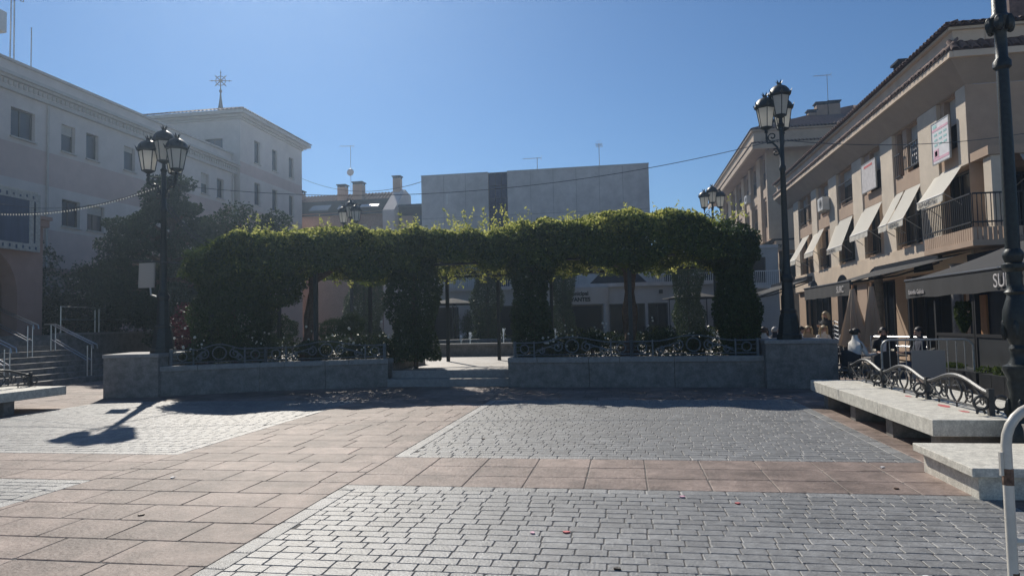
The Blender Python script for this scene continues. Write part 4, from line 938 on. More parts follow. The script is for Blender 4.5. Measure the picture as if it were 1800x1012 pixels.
mb = MB(); FP.box(mb, 13, 20.75, 4.66, 6.15, .26, .30); mb.build('cloth', M['blue_cloth'], bn)
mb = MB(); FP.box(mb, 13, 21.2, 4.40, 4.658, .25, .31); FP.box(mb, 13, 21.2, 6.152, 6.42, .25, .31); FP.box(mb, 20.752, 21.2, 4.66, 6.15, .25, .31); mb.build('border', M['banner_edge'], bn)
mb = MB(); rr = random.Random(3)
for k in range(90):
    if k < 62: u = 13.1+.13*(k % 62); z = 4.53 if k % 2 else 6.28
    else: u = 20.97; z = 4.75+.05*(k-62)
    FP.box(mb, u-.04, u+.03, z-.05*rr.uniform(.4,1.6), z+.05*rr.uniform(.4,1.6), .311, .316)
tag(mb.build('border_motif', M['blue_cloth'], bn), kind='stuff')
MB().bx(-20.5,-20.3,13,21.2,6.42,6.5).build('balcony_rail', M['banner_edge'], bn)
sr = thing('entrance_stairs', 'broad dark stone stairs climbing to the left portal', 'stairs', (-18.2,17,0))
for k in range(9):
    x = -17-.32*k; ye = 22.0 if k < 5 else 21.4
    MB().bx(x-(.32 if k < 8 else 3.3), x, 8, ye, -.02, .168*(k+1)-.002).build('step', M['granite_wall'], sr, bevel=.006)
def stair_rail(label, y, x0, z0, x1, z1, posts=2):
    root = thing('handrail', label, 'handrail', (x0,y,z0))
    for s in (-.09,.09):
        MB().tube([(x0+.22,y+s,z0+.80),(x0+.2,y+s,z0+.92),(x1,y+s,z1+.92),(x1-.25,y+s,z1+.92)], .022, 6).build('rail', M['steel'], root, smooth=True)
        MB().tube([(x0,y+s,z0+.42),(x1,y+s,z1+.42)], .018, 6).build('lower_rail', M['steel'], root, smooth=True)
        for k in range(posts): f = k/(posts-1); MB().tube([(x0+(x1-x0)*f,y+s,z0+(z1-z0)*f-.1),(x0+(x1-x0)*f,y+s,z0+(z1-z0)*f+.9)], .02, 6).build('post', M['steel'], root)
stair_rail('double steel handrail on the lower flight nearest the planter', 20.15, -17.3, .25, -18.65, .95)
stair_rail('double steel handrail on the upper flight beside the portal', 19.2, -18.6, .92, -19.9, 1.52)
stair_rail('double steel handrail on the lower flight at the left edge', 17.1, -17.3, .25, -18.65, .95)
rw = thing('ramp_wall', 'dark stone ramp wall between the stairs and the lamp pedestal', 'wall', (-19.5,25,0)); MB().bx(-19.9,-19.5,21.42,30,0,1.5).build('wall', M['granite_wall'], rw); MB().bx(-19.95,-19.45,21.42,30,1.501,1.57).build('coping', M['granite_cap'], rw)
rr_ = thing('ramp_railing', 'stainless steel railing on the ramp wall', 'railing', (-19.7,25,1.57))
for (a, b) in ((21.6,23.2),(23.4,25.3),(25.4,27.2)):
    for z in (2.05,2.5): MB().tube([(-19.7,a,z),(-19.7,b,z)], .022, 6).build('rail', M['steel'], rr_)
    for y in (a, b): MB().tube([(-19.7,y,1.571),(-19.7,y,2.52)], .022, 6).build('post', M['steel'], rr_)

# --- buildings closing the square at the back
cb = thing('concrete_building', 'plain grey concrete block with one tall glazed strip', 'building', (-6,46,0)); FC = Fac((0,45,0), (1,0,0), (0,-1,0))
mb = MB(); FC.holes(mb, -13.45, 1.67, 0, 11.6, [(-8.85,-7.55,0,11.6)], .5); mb.quad((1.67,45,0),(1.67,60,0),(1.67,60,11.6),(1.67,45,11.6)); mb.quad((-13.45,45,0),(-13.45,60,0),(-13.45,60,11.6),(-13.45,45,11.6)); mb.quad((-13.45,45,11.6),(1.67,45,11.6),(1.67,60,11.6),(-13.45,60,11.6)); mb.build('wall', M['concrete'], cb)
MB().bx(-13.47,-8.85,44.97,45.3,11.601,11.66).bx(-7.55,1.69,44.97,45.3,11.601,11.66).build('coping', M['galv'], cb)
for z in (2.9,5.8,8.7):
    for (a, b) in ((-13.45,-8.87),(-7.53,1.67)): mb = MB(); FC.box(mb, a, b, z, z+.018, .001, .003); mb.build('panel_joint', M['granite_wall'], cb)
for x in (-11.9,-10.4,-6.0,-4.5,-3.0,-1.5,0): mb = MB(); FC.box(mb, x, x+.015, 2.95, 11.55, .0035, .005); mb.build('panel_joint', M['granite_wall'], cb)
gs = MB(); FC.box(gs, -8.85, -7.55, 0, 11.55, -.3, -.25); gs = gs.build('glass_strip', M['glass_dark'], cb)
for i in range(3):
    for j in range(10):
        zz = 3.0+.86*j; mb = MB(); a = -8.82+.425*i; FC.box(mb, a+.02, a+.405, zz+.02, zz+.84, -.249, -.20); mb.build('pane', M['glass_navy'], gs)
for (x, w) in ((-7.0,.8),(-6.2,.7)): MB().bx(x,x+w,47,47.6,11.6,12.1).build('roof_vent', M['concrete'], cb)
antenna('small antenna on the concrete roof left of its middle', -5.7,46.5,11.6,1.2, math.pi)
antenna('tall antenna near the right end of the concrete roof', -1.5,46.5,11.6,1.9, math.pi*.5)
tag(MB().bx(-11.7,-11.62,44.9,44.99,9.6,10.3).build('wall_lamp_bracket', M['white_paint']), 'small white strip fixed on the concrete wall left part', 'fixture')
lb = thing('library', 'low white library with a rounded entrance canopy behind the pergola', 'building', (-4,38,.4)); FL = Fac((0,38,0), (1,0,0), (0,-1,0))
wl = [(-10.8,-9.3,.6,2.55),(-8.4,-5.6,.6,2.55),(-4.6,-3.9,.5,2.5),(-.9,1.0,.8,2.5),(1.15,2.2,.8,2.5)]
mb = MB(); FL.holes(mb, -13.2, 5.5, .35, 3.42, wl, .4); mb.build('wall', M['white_wall'], lb)
for w in wl: window(FL, lb, *w, -.3, M['dark_metal'], 'glass_dark', mull=1)
MB().bx(-13.3,5.6,37.8,38.5,3.421,3.62).build('roof_edge', M['concrete'], lb); MB().bx(-13.2,5.5,38.41,44.9,.4,3.41).build('inner_wall', M['black'], lb)
mb = MB(); k = 16; cyl = [(-2.35+1.45*math.cos(math.pi+math.pi*i/k), 37.99-.95*math.sin(math.pi*i/k)) for i in range(k+1)]; mb.prism(cyl, 2.5, 3.4); can = mb.build('entrance_canopy', M['white_wall'], lb)
for x in (-3.6,-1.1): MB().lathe([(.14,0),(.14,2.1)], (x,37.5,.4), 12).build('column', M['white_wall'], lb, smooth=True)
MB().bx(-3.4,-1.3,37.95,37.985,.45,2.45).build('entrance_door', M['glass_dark'], lb)
wall_letters('Municipal', (-3.06,37.02,2.98), (1,0,0), .29, 'black', can, bold=.010); wall_letters('CERVANTES', (-3.44,37.02,2.66), (1,0,0), .29, 'black', can, bold=.014)
mb = MB(); mb.ext([(-2.0,38.6,3.62),(1.2,38.6,3.62),(.2,39.6,4.7),(-1.0,39.6,4.7)], (0,1.6,.0)); mb.build('skylight', M['dark_roof'], lb)
fr = MB()
for k in range(60): fr.bx(-13.0+.12*k, -12.97+.12*k, 38.2, 38.23, 3.63, 4.6)
fr.bx(-13.05,-5.8,38.18,38.25,4.6,4.66); tag(fr.build('roof_railing', M['galv'], lb), kind='stuff')
MB().bx(1.75,1.95,37.9,37.99,3.0,3.2).build('wall_vent', M['black'], lb)
sc_ = thing('white_stair', 'white ramped outside stair seen under the left of the pergola', 'stairs', (-14.5,36,.4))
mb = MB(); mb.ext([(-16.4,36,.4),(-13.6,36,.4),(-13.6,36,3.0),(-14.6,36,3.0),(-16.4,36,.9)], (0,1.6,0)); mb.build('flank_wall', M['white_wall'], sc_)
MB().bx(-11.3,-10.4,35.6,36.4,.4,3.1).build('pier', M['white_wall'], sc_)
for k in range(7): MB().bx(-12.4,-11.35,35.7+.25*k,35.95+.25*k,.4,.57+.17*k).build('step', M['concrete'], sc_)
for s in (0,.25): MB().tube([(-12.3,35.6,1.5+s),(-11.4,37.4,2.7+s)], .025, 5).build('handrail', M['steel'], sc_)
wh_ = thing('white_house', 'low white house with a railed balcony beyond the right end of the pergola', 'building', (6,48,0)); FW = Fac((0,48,0), (1,0,0), (0,-1,0))
ww = [(2.6,4.0,3.9,5.6),(5.0,6.6,3.9,5.6),(7.6,9.2,3.9,5.6),(3,5,.4,2.6),(6,8.5,.4,2.6)]
mb = MB(); FW.holes(mb, 1.75, 10.0, 0, 6.2, ww, .3); mb.build('wall', M['white_wall'], wh_)
for w in ww: window(FW, wh_, *w, -.2, M['dark_metal'], 'glass_dark')
MB().bx(1.75,10,47.2,47.99,3.5,3.7).build('balcony', M['concrete'], wh_)
mb = MB()
for k in range(68): mb.bx(1.8+.12*k, 1.83+.12*k, 47.22, 47.25, 3.71, 4.6)
mb.bx(1.78,10,47.21,47.26,4.6,4.66); tag(mb.build('balcony_railing', M['white_paint'], wh_), kind='stuff')
MB().bx(1.75,10,47.9,52,6.2,6.4).build('roof', M['concrete'], wh_)
bh = thing('brick_house', 'brick house with dark roof and white shutters between the hall and the concrete block', 'building', (-23,56,0)); FB = Fac((0,55,0), (1,0,0), (0,-1,0))
wb = [(-26.2,-24.7,8.3,9.9),(-22.6,-21.2,8.0,10.1),(-20.9,-19.9,8.3,9.9)]
mb = MB(); FB.holes(mb, -29.5, -19.6, 0, 11.15, wb, .3); mb.build('wall', M['brick'], bh)
for w in wb: window(FB, bh, *w, -.2, M['white_paint'], 'glass', shutter=.8)
mb = MB()
for j in range(34):
    FB.box(mb, -29.5, -19.62, 8.0+.09*j, 8.008+.09*j, .001, .004)
tag(mb.build('mortar_course', M['beige_pink'], bh), kind='stuff')
mb = MB(); mb.quad((-29.6,54.7,10.90),(-19.6,54.7,10.90),(-19.6,57.2,12.6),(-29.6,57.2,12.6)); mb.build('slate_roof', M['slate'], bh)
tiled_slope(bh, (-29.6,57.1,12.45), (-19.6,57.1,12.45), (-19.6,58.6,13.4), (-29.6,58.6,13.4), .3)
sk = mat('skylight_white', (.6,.65,.7), .2); mb = MB(); mb.obx((-22.0,55.55,11.6), (1.6,0,0), (0,.35,.23), (0,-.05,.07)); mb.build('skylight', sk, bh)
for x in (-26.5,-24.0): mb = MB(); mb.obx((x,55.3,11.42), (1.7,0,0), (0,.9,.57), (0,-.05,.07)); mb.build('skylight', M['glass'], bh)
mb = MB(); mb.ext([(-19.6,54.4,0),(-19.6,59,0),(-19.6,59,13.0),(-19.6,57.4,13.3),(-19.6,54.4,11.1)], (1.0,0,0)); mb.build('gable_wall', M['town_light'], bh)
for (x, y, z, h, w) in ((-24.4,57.6,12.6,1.5,.85),(-22.9,57.6,12.6,1.7,1.0),(-19.3,57.4,12.9,1.7,.75),(-28.6,58,12.9,.8,.8)): chimney(bh, x, y, z, z+h*.8, w*.85, 'beige_pink')
antenna('tall antenna with a dish on the brick house roof', -23.6,57.5,13.2,4.3, math.pi*1.05, 8, dish=1.9)
gb = thing('glass_house', 'dark glazed building beside the concrete block', 'building', (-16,56,0))
MB().bx(-18.5,-13.4,55.3,60,0,11.4).build('wall', M['dark_roof'], gb)
for i in range(2):
    for j in range(3): MB().bx(-18.3+1.15*i,-17.25+1.15*i,55.2,55.29,6.4+1.45*j,7.75+1.45*j).build('pane', M['glass_blue'] if (i+j) % 2 else M['beige_pink'], gb)
MB().bx(-18.5,-13.4,55.1,55.3,11.4,11.6).build('roof_edge', M['dark_metal'], gb)

# ------------------------------------------------------------------ trees, shrubs, roses
def tree(name, label, base, H, clumps, m, leaf=.16, trunk_r=.2, cat='tree', limbs=True):
    root = thing(name, label, cat, base); b = Vector(base)
    t = MB(); t.tube([b+Vector((.12*math.sin(i*1.1), .1*math.cos(i*1.7), H*.85*i/7-.05)) for i in range(8)], [trunk_r*(1-.11*i) for i in range(8)], 8); t.build('trunk', M['bark'], root, smooth=True)
    P = []
    for (c, r, n) in clumps:
        P.append(blob(c, r, n, .6))
        if limbs:
            z = min(max(c[2]-.6, b.z+.6), b.z+H*.8); MB().tube([(b.x,b.y,z), ((b.x+c[0])/2,(b.y+c[1])/2,z+.25), c], [trunk_r*.4,trunk_r*.28,trunk_r*.1], 5).build('limb', M['bark'], root, smooth=True)
    leaves('crown', np.concatenate(P), leaf, M[m], root, .15)
    return root
rt = random.Random(11)
cl = []
for z, rad, k in ((7.6,.4,3),(7.0,.8,5),(6.4,1.2,6),(5.7,1.8,8),(4.9,2.3,10),(4.1,2.7,11),(3.2,2.8,11),(2.3,2.6,9)):
    for i in range(k):
        a = 2*math.pi*(i+rt.random()*.7)/k; q = rad*rt.uniform(.55,1.1); cl.append(((-19.0+q*math.cos(a), 26.6+q*math.sin(a), z+rt.uniform(-.3,.3)), (rt.uniform(.5,.8),rt.uniform(.5,.8),rt.uniform(.28,.42)), 620))
tree('cedar_tree', 'tall dark cedar standing behind the left lamp post', (-19.0,26.6,0), 7.6, cl, 'leaf_dark', .13, .3)
cl = [((-15.8+rt.uniform(-1.4,1.4), 27.5+rt.uniform(-1.2,1.2), rt.uniform(3.2,6.6)), (rt.uniform(.6,.9),rt.uniform(.6,.9),rt.uniform(.4,.6)), 600) for k in range(18)]
tree('conifer_tree', 'lower dark conifer between the cedar and the pergola', (-15.8,27.5,0), 6.4, cl, 'leaf_dark', .13, .2)
for (lab, x, y, h, r) in (('dark clipped shrub mass in front of the hall wall', -22.5,25.5,5.2,2.1), ('dark shrub mass left of the cedar above the ramp', -21.2,28.0,5.6,2.2), ('dark shrub right of the cedar behind the red bush', -16.0,24.0,3.6,1.8)):
    cl = [((x+rt.gauss(0,r*.5), y+rt.gauss(0,r*.5), h*rt.uniform(.2,.85)), (r*.5,r*.5,h*.18), 800) for k in range(14)]
    tree('shrub', lab, (x,y,0), h*.6, cl, 'leaf_dark', .14, .12, 'shrub', False)
cl = [((7.2,66+rt.gauss(0,1.2),9.5+rt.gauss(0,.8)), (1.3,1.3,1.2), 900) for k in range(8)]
tree('round_tree', 'distant round tree top just above the right of the pergola', (7.0,66,0), 10, [((5.0+rt.gauss(0,.9),66+rt.gauss(0,.8),10.4+rt.gauss(0,.5)),(1.0,1.0,.8),900) for k in range(8)], 'leaf_dark', .25, .3)
def bush(name, label, c, r, n, m, leaf, cat='bush', ball=False):
    root = thing(name, label, cat, (c[0], c[1], c[2]-r[2])); P = blob(c, r, n, .85) if ball else np.concatenate([blob((c[0]+rt.gauss(0,r[0]*.4), c[1]+rt.gauss(0,r[1]*.4), c[2]+rt.gauss(0,r[2]*.3)), tuple(q*.6 for q in r), n//7, .6) for k in range(7)])
    leaves('foliage', P, leaf, M[m], root, .2); MB().tube([(c[0],c[1],c[2]-r[2]-.1),(c[0],c[1],c[2])], [.05,.03], 5).build('stem', M['bark'], root)
    return root
bush('red_bush', 'dark red leaved bush behind the white roses', (-13.0,19.4,1.25), (.72,.7,.95), 6000, 'leaf_red', .07)
for (lab, x, y, z, r) in (('clipped ball bush in the middle of the left planter', -11.0,20.9,1.55,.52), ('low clipped ball bush right of the seated person', -9.6,21.8,1.45,.5), ('clipped ball bush beside the left vine trunk', -8.9,21.6,1.65,.42)):
    bush('topiary_ball', lab, (x,y,z), (r,r,r*.85), 5000, 'leaf_box', .045, 'topiary', True)
def rose(label, c, r, n, fl):
    root = bush('rose_bush', label, c, r, n, 'leaf_rose', .06, 'rose bush')
    if fl:
        mb = MB()
        for k in range(fl): mb.ball((c[0]+rt.gauss(0,r[0]*.6), c[1]+rt.gauss(0,r[1]*.6), c[2]+abs(rt.gauss(.2,r[2]*.55))), rt.uniform(.022,.04), 6, 4)
        tag(mb.build('blossoms', M['rose_white'], root), kind='stuff')
rl = [(-10.75,15.9,1.0,.34,.35,1200,14,'white rose bush nearest the left lamp post'),(-9.6,16.9,1.08,.5,.42,2200,34,'large white rose bush behind the left railing'),(-8.3,17.7,.95,.55,.32,2200,10,'low rose bush in the middle of the left planter'),(-7.4,18.1,.95,.5,.36,2200,16,'rose bush left of the ivy pillar by the steps'),(-6.6,18.2,1.05,.38,.42,1800,12,'rose bush touching the ivy pillar left of the steps'),
      (-1.6,18.2,.95,.42,.36,2000,16,'rose bush right of the ivy pillar by the steps'),(-.9,18.4,1.1,.45,.42,2400,12,'rose bush left of the thick vine trunk'),(.8,18.1,1.05,.5,.38,2400,8,'rose bush right of the thick vine trunk'),(1.7,17.9,1.0,.45,.34,2200,6,'rose bush before the right ivy pillar'),(-1.9,17.7,.86,.25,.2,700,14,'small rose bush hanging over the right coping by the steps')]
for (x, y, z, r, h, n, fl, lab) in rl: rose(lab, (x,y,z), (r,r*.8,h), n, fl)
for (lab, a, b, n) in (('dark low hedge along the back of the right planter', (-2.4,19.2), (2.9,18.9), 9000), ('dark low hedge along the back of the left planter', (-11.2,17.9), (-6.6,19.4), 9000)):
    r = thing('low_hedge', lab, 'hedge', (*a, .56)); t_ = rng.random(n); P = np.stack([a[0]+(b[0]-a[0])*t_+rng.normal(0,.1,n), a[1]+(b[1]-a[1])*t_+rng.normal(0,.28,n), .58+rng.random(n)*(.62+.12*np.sin(t_*23)+.08*np.sin(t_*51))], 1)
    leaves('foliage', P, .07, M['leaf_rose'], r, .2)
hb = [(-7.3,34.4,'sunlit low hedge behind the fountain at left',1.4),(.6,34.3,'leafy low hedge before the library windows',1.5),(3.4,34.5,'leafy low hedge at the back right of the court',1.2)]
for (x, y, lab, w) in hb: bush('low_hedge', lab, (x,y,.7), (w,.45,.32), 5000, 'leaf', .09, 'hedge')
bush('cypress_shrub', 'small pointed cypress before the library', (-8.3,35.8,1.4), (.4,.4,1.0), 2500, 'leaf', .07, 'shrub'); bush('round_shrub', 'rounded shrub before the library', (-6.9,36,1.2), (.55,.55,.8), 3000, 'leaf_box', .07, 'shrub')
for (x, lab) in ((-9.0,'flat umbrella frame before the library at left'),(3.3,'flat umbrella frame before the library at right')):
    r = thing('garden_umbrella', lab, 'umbrella', (x,35.5,.4)); MB().tube([(x,35.5,.4),(x,35.5,2.9)], .04, 6).build('pole', M['iron'], r)
    mb = MB(); mb.lathe([(1.5,2.65),(1.52,2.6),(.8,2.78),(.05,2.95)], (x,35.5,0), 10); mb.build('canopy', M['black_cloth'], r)
    for k in range(4): a = math.pi*k/2+.4; MB().tube([(x+1.3*math.cos(a),35.5+1.3*math.sin(a),.4),(x+1.3*math.cos(a),35.5+1.3*math.sin(a),2.66)], .025, 5).build('leg', M['iron'], r)

# ------------------------------------------------------------------ cafe terrace
def terrace_awning(label, y0, y1, xf, zf, xb, zb, letters, yb0=None):
    yb0 = y0 if yb0 is None else yb0
    root = thing('terrace_awning', label, 'awning', (xf, (y0+y1)/2, 0))
    V = []; F = []; n = 8; k = 10
    for j in range(n+1):
        for i in range(k+1): f = j/n; ya = y0+(yb0-y0)*f; V.append((xf+(xb-xf)*f, ya+(y1-ya)*i/k, zf+(zb-zf)*f-.05*math.sin(math.pi*f)*(1+.3*math.sin(i*2.1))))
    for j in range(n): F += [(j*(k+1)+i, j*(k+1)+i+1, (j+1)*(k+1)+i+1, (j+1)*(k+1)+i) for i in range(k)]
    MB().add(V, F).build('fabric', M['black_cloth'], root, smooth=True)
    MB().tube([(xf,y0-.03,zf),(xf,y1+.03,zf)], .035, 8).build('front_bar', M['dark_metal'], root, smooth=True)
    V = []; m = 30
    for i in range(m+1): y = y0+(y1-y0)*i/m; V += [(xf-.012, y, zf-.03), (xf-.02+.012*math.sin(i*1.7), y, zf-.43-.012*math.sin(i*.9))]
    MB().add(V, [(2*i,2*i+2,2*i+3,2*i+1) for i in range(m)]).build('valance', M['black_cloth'], root, smooth=True)
    for y in (y1,):                                   # end valance following the slope
        MB().add([(xf,y,zf-.03),(xf,y,zf-.42),(xb,y,zb-.42),(xb,y,zb-.03)], [(0,1,2,3)]).build('side_flap', M['black_cloth'], root) if letters is None else None
    for y in (y0+.15, (y0+y1)/2, y1-.15):
        MB().tube([(xf+.03,y,zf-.04),((xf+xb)/2+.2,y+.35,(zf+zb)/2-.18),(xb,y,zb-.15)], .028, 6).build('folding_arm', M['dark_metal'], root)
    for y in (y0+.04, y1-.04): MB().bx(xf+.02,xf+.09,y-.035,y+.035,0,zf-.04).build('post', M['dark_metal'], root)
    MB().bx(xb-.1,xb+.12,y0,y1,zb-.12,zb+.12).build('cassette', M['dark_metal'], root)
    for (txt, y, z, h) in letters or (): wall_letters(txt, (xf-.045,y,z), (0,-1,0), h, 'sign_faded', root)
    return root
terrace_awning('near black cafe awning with white lettering at the right edge', 11.4, 18.4, 6.8, 2.42, 9.42, 3.32, [('SURC',14.2,2.07,.36), ('Estrella Galicia',18.15,2.08,.15)])
terrace_awning('farther black cafe awning lettered at its near end', 22.7, 28.2, 6.8, 2.66, 9.42, 3.3, [('SURC',23.95,2.34,.30)], yb0=20.6)
terrace_awning('dark low awning of the cafe behind the tall lamp', 33.0, 41.0, 4.9, 2.35, 8.2, 3.3, [])
# wall lantern and shop columns
for k, y in enumerate((20.6, 26.5)):
    r = thing('shop_column', ('pale grey shop front column between the two awnings','grey shop front column under the farther awning')[k], 'column', (8.9,y,0)); MB().lathe([(.20,0),(.20,.2),(.15,.25),(.14,2.9),(.19,2.95)], (8.9,y,0), 14).build('shaft', M['granite_wall'], r, smooth=True)
# folded parasols
def folded_parasol(label, x, y, h, r0):
    root = thing('folded_parasol', label, 'parasol', (x,y,0)); V = []; F = []; n = 20
    for j in range(7):
        f = j/6; z = h-1.65*f; rr = .06+(r0-.06)*f
        for i in range(n): q = rr*(1+.28*(1 if i % 2 else -1)*min(1,f*1.6)); a = 2*math.pi*i/n; V.append((x+q*math.cos(a), y+q*math.sin(a), z+(.08*(i % 2) if j == 6 else 0)))
    for j in range(6): F += [(j*n+i, j*n+(i+1)%n, (j+1)*n+(i+1)%n, (j+1)*n+i) for i in range(n)]
    F.append(tuple(range(n))); MB().add(V, F).build('canopy', M['beige_cloth'], root, smooth=True)
    MB().tube([(x,y,0),(x,y,h+.12)], .03, 6).build('pole', M['wood'], root); MB().lathe([(.35,0),(.35,.06),(.06,.1)], (x,y,0), 12).build('foot', M['iron'], root)
folded_parasol('folded beige parasol, the larger and left of the pair', 6.35,21.0, 2.35, .34); folded_parasol('folded beige parasol, the right of the pair', 6.75,20.7, 2.4, .22)
# enclosure screens, planters, hanging greenery along the near awning
for k, (y0, y1) in enumerate(((9.9,11.6),(11.65,13.4),(13.45,15.2),(15.25,17.0))):
    r = thing('terrace_screen', 'dark glazed terrace screen, number %s from the right edge' % ('one','two','three','four')[k] if 0 else ('dark terrace screen at the right edge below the awning','dark terrace screen left of the ornate lamp post','dark terrace screen behind the grey barrier board','dark terrace screen at the far end of the near awning')[k], 'screen', (6.9,(y0+y1)/2,0))
    MB().bx(6.88,6.93,y0+.05,y1-.05,.15,1.12).build('panel', M['dark_panel'], r)
    for y in (y0, y1): MB().bx(6.86,6.95,y-.04,y+.04,0,1.9 if k % 2 else 2.0).build('post', M['black'], r)
    MB().bx(6.86,6.95,y0+.04,y1-.04,1.12,1.18).build('top_rail', M['black'], r)
for k, (y0, y1) in enumerate(((10.2,11.9),(12.0,13.7),(13.8,15.5))):
    r = thing('black_planter', ('long black planter box by the ornate lamp post','long black planter box with leafy greens behind the bench','long black planter box behind the grey barrier board')[k], 'planter', (6.45,(y0+y1)/2,0))
    for i in range(4): a = y0+(y1-y0)*i/4; MB().bx(6.2,6.75,a+.006,a+(y1-y0)/4-.006,.06,.52).build('panel', M['planter_black'], r)
    MB().bx(6.24,6.71,y0+.02,y1-.02,.0,.48).build('liner', M['black'], r); MB().bx(6.26,6.69,y0+.05,y1-.05,.481,.50).build('soil', M['soil'], r)
    P = np.concatenate([blob((6.45, y0+(y1-y0)*rt.random(), .56), (.16,.22,.06 if k != 1 else .13), 130) for i in range(4)]); tag(leaves('plants', P, .06, M['leaf'], r, .4), kind='stuff')
for (lab, y, z0, z1) in (('leafy garland hanging in the middle of the near awning', 13.95,1.15,1.95), ('leafy garland hanging beside the poster at the right edge', 12.55,1.3,1.9), ('darker leafy garland hanging at the left of the near awning', 16.2,1.2,1.85)):
    r = thing('hanging_plant', lab, 'hanging plant', (7.1,y,z1)); n = 1500; z = rng.uniform(z0,z1,n); f = (z1-z)/(z1-z0); rr = .16*np.sin(np.pi*np.clip(.25+f*.7,0,1))
    a = rng.uniform(0,6.283,n); leaves('foliage', np.stack([7.1+rr*np.cos(a), y+rr*np.sin(a), z],1), .06, M['leaf'], r, .1)
    MB().tube([(7.1,y,z1-.1),(7.1,y,2.45)], .008, 4).build('cord', M['galv'], r)
ps = thing('wall_poster', 'tall pale poster with a figure inside the terrace at the right edge', 'poster', (9.2,13.4,1.0)); MB().bx(8.0,8.03,13.0,13.9,1.1,2.0).build('sheet', M['sign_faded'], ps)
MB().ball((7.99,13.5,1.75), (.012,.07,.10), 10, 6).build('printed_head', M['skin'], ps); MB().ball((7.99,13.5,1.42), (.012,.16,.24), 10, 6).build('printed_body', M['pink_print'], ps); MB().ball((7.985,13.52,1.80), (.01,.085,.08), 10, 6).build('printed_hair', M['hair_dark'], ps)
wp = thing('leaning_board', 'orange brown wooden panel leaning inside the terrace', 'panel', (7.9,17.0,0)); MB().obx((7.8,16.75,0), (.04,0,0), (0,.42,0), (.05,.1,2.0)).build('board', M['wood'], wp)
tag(MB().tube([(7.3,16.6,0),(7.3,16.55,2.1)], .02, 6).build('wooden_pole', M['wood']), 'slim wooden pole standing beside the wooden panel', 'pole')
inner = thing('cafe_shop', 'dark cafe front wall behind the near terrace', 'shop front', (9.3,15,0))
MB().bx(9.3,9.5,8,20.85,0,3.2).build('wall', M['dark_roof'], inner)
for (a, b, m) in ((9.5,11.2,'glass_dark'),(12.0,13.6,'glass_dark'),(14.6,15.3,'sign_faded'),(15.7,17.6,'glass_dark'),(18.2,20.2,'glass_dark')): MB().bx(9.26,9.299,a,b,.1,2.6).build('shop_window', M[m], inner)

# chairs and tables
def make_chair(label, loc, rz):
    t = thing('terrace_chair', label, 'chair', loc, rz, 'terrace chairs')
    def P(mb, n, m='black', **k): return mb.build(n, M[m], t, world=False, **k)
    P(MB().bx(-.23,.23,-.23,.23,.42,.46), 'seat', 'c_grey', bevel=.015)
    V = []; F = []; n = 10
    for j in range(4):
        for i in range(n+1): a = math.pi*(1.0+i/n); V.append((.26*math.cos(a), .22*math.sin(a)-.02, .47+.40*j/3-(.10*abs(math.cos(a))**3 if j == 3 else 0)))
    for j in range(3): F += [(j*(n+1)+i, j*(n+1)+i+1, (j+1)*(n+1)+i+1, (j+1)*(n+1)+i) for i in range(n)]
    o = P(MB().add(V, F), 'backrest', 'black_cloth', smooth=True); sm = o.modifiers.new('thickness', 'SOLIDIFY'); sm.thickness = .025
    for sx in (-1,1):
        for sy in (-1,1): P(MB().tube([(sx*.20,sy*.20,.42),(sx*.23,sy*.23,0)], .014, 5), 'leg', 'dark_metal')
    return t
def make_table(label, loc):
    t = thing('cafe_table', label, 'table', loc, 0, 'cafe tables')
    MB().bx(-.36,.36,-.36,.36,.72,.75).build('top', M['dark_panel'], t, world=False, bevel=.008)
    MB().tube([(0,0,.03),(0,0,.72)], .035, 8).build('column', M['dark_metal'], t, world=False); MB().lathe([(.26,0),(.26,.03),(.05,.05)], (0,0,0), 12).build('foot', M['dark_metal'], t, world=False)
    return t
ch0 = make_chair('dark chair of the woman in white nearest the bench', (4.78,15.9,0), R(-70))
for (lab, x, y, a) in (('empty dark chair in front of the man in the suit',5.2,15.45,20),('dark chair of the man in the dark suit',5.75,16.9,165),('dark chair of the dark haired man facing left',6.3,16.3,80),('dark chair of the person in white left of the lamp',3.62,19.4,0),('dark chair of the grey haired person beside the lamp',4.1,20.6,-30),('dark chair of the person in white right of the lamp',4.9,21.2,-90),('dark chair of the left blond guest',5.35,22.1,180),('dark chair of the right blond guest',5.75,22.2,200),('empty dark chair beside the standing woman',6.6,22.0,60),('empty dark chair at the terrace corner behind the pedestal',4.75,17.6,200)):
    dup(ch0, (x,y,0), R(a), lab)
tb0 = make_table('cafe table between the woman in white and the man in the suit', (5.45,16.15,0))
for (lab, x, y) in (('cafe table left of the tall lamp',3.9,20.1),('cafe table of the blond guests',5.4,21.4),('cafe table next to the standing woman',6.2,21.4),('small cafe table behind the stone pedestal',4.55,16.75)): dup(tb0, (x,y,0), 0, lab)
cs = thing('chair_stack', 'stack of steel chairs gleaming in the shade under the farther awning', 'chairs', (6.9,25.3,0))
for k in range(7): MB().tube([(6.6,25.1,.5+.14*k),(6.6,25.6,.55+.14*k),(7.1,25.6,.58+.14*k),(7.1,25.1,.53+.14*k)], .016, 5).build('chair_frame', M['steel'], cs)
for (x, y) in ((6.6,25.1),(7.1,25.1),(6.6,25.6),(7.1,25.6)): MB().tube([(x,y,0),(x,y,1.45)], .016, 5).build('leg', M['steel'], cs)
gr = thing('terrace_rail', 'low steel rail with sunlit top behind the seated group', 'railing', (7.0,19.2,0))
for z in (1.02,.78): MB().tube([(6.55,20.3,z),(7.3,18.6,z)], .022, 6).build('rail', M['steel'], gr)
for f in (0,.5,1): MB().tube([(6.55+.75*f,20.3-1.7*f,0),(6.55+.75*f,20.3-1.7*f,1.02)], .02, 6).build('post', M['steel'], gr)

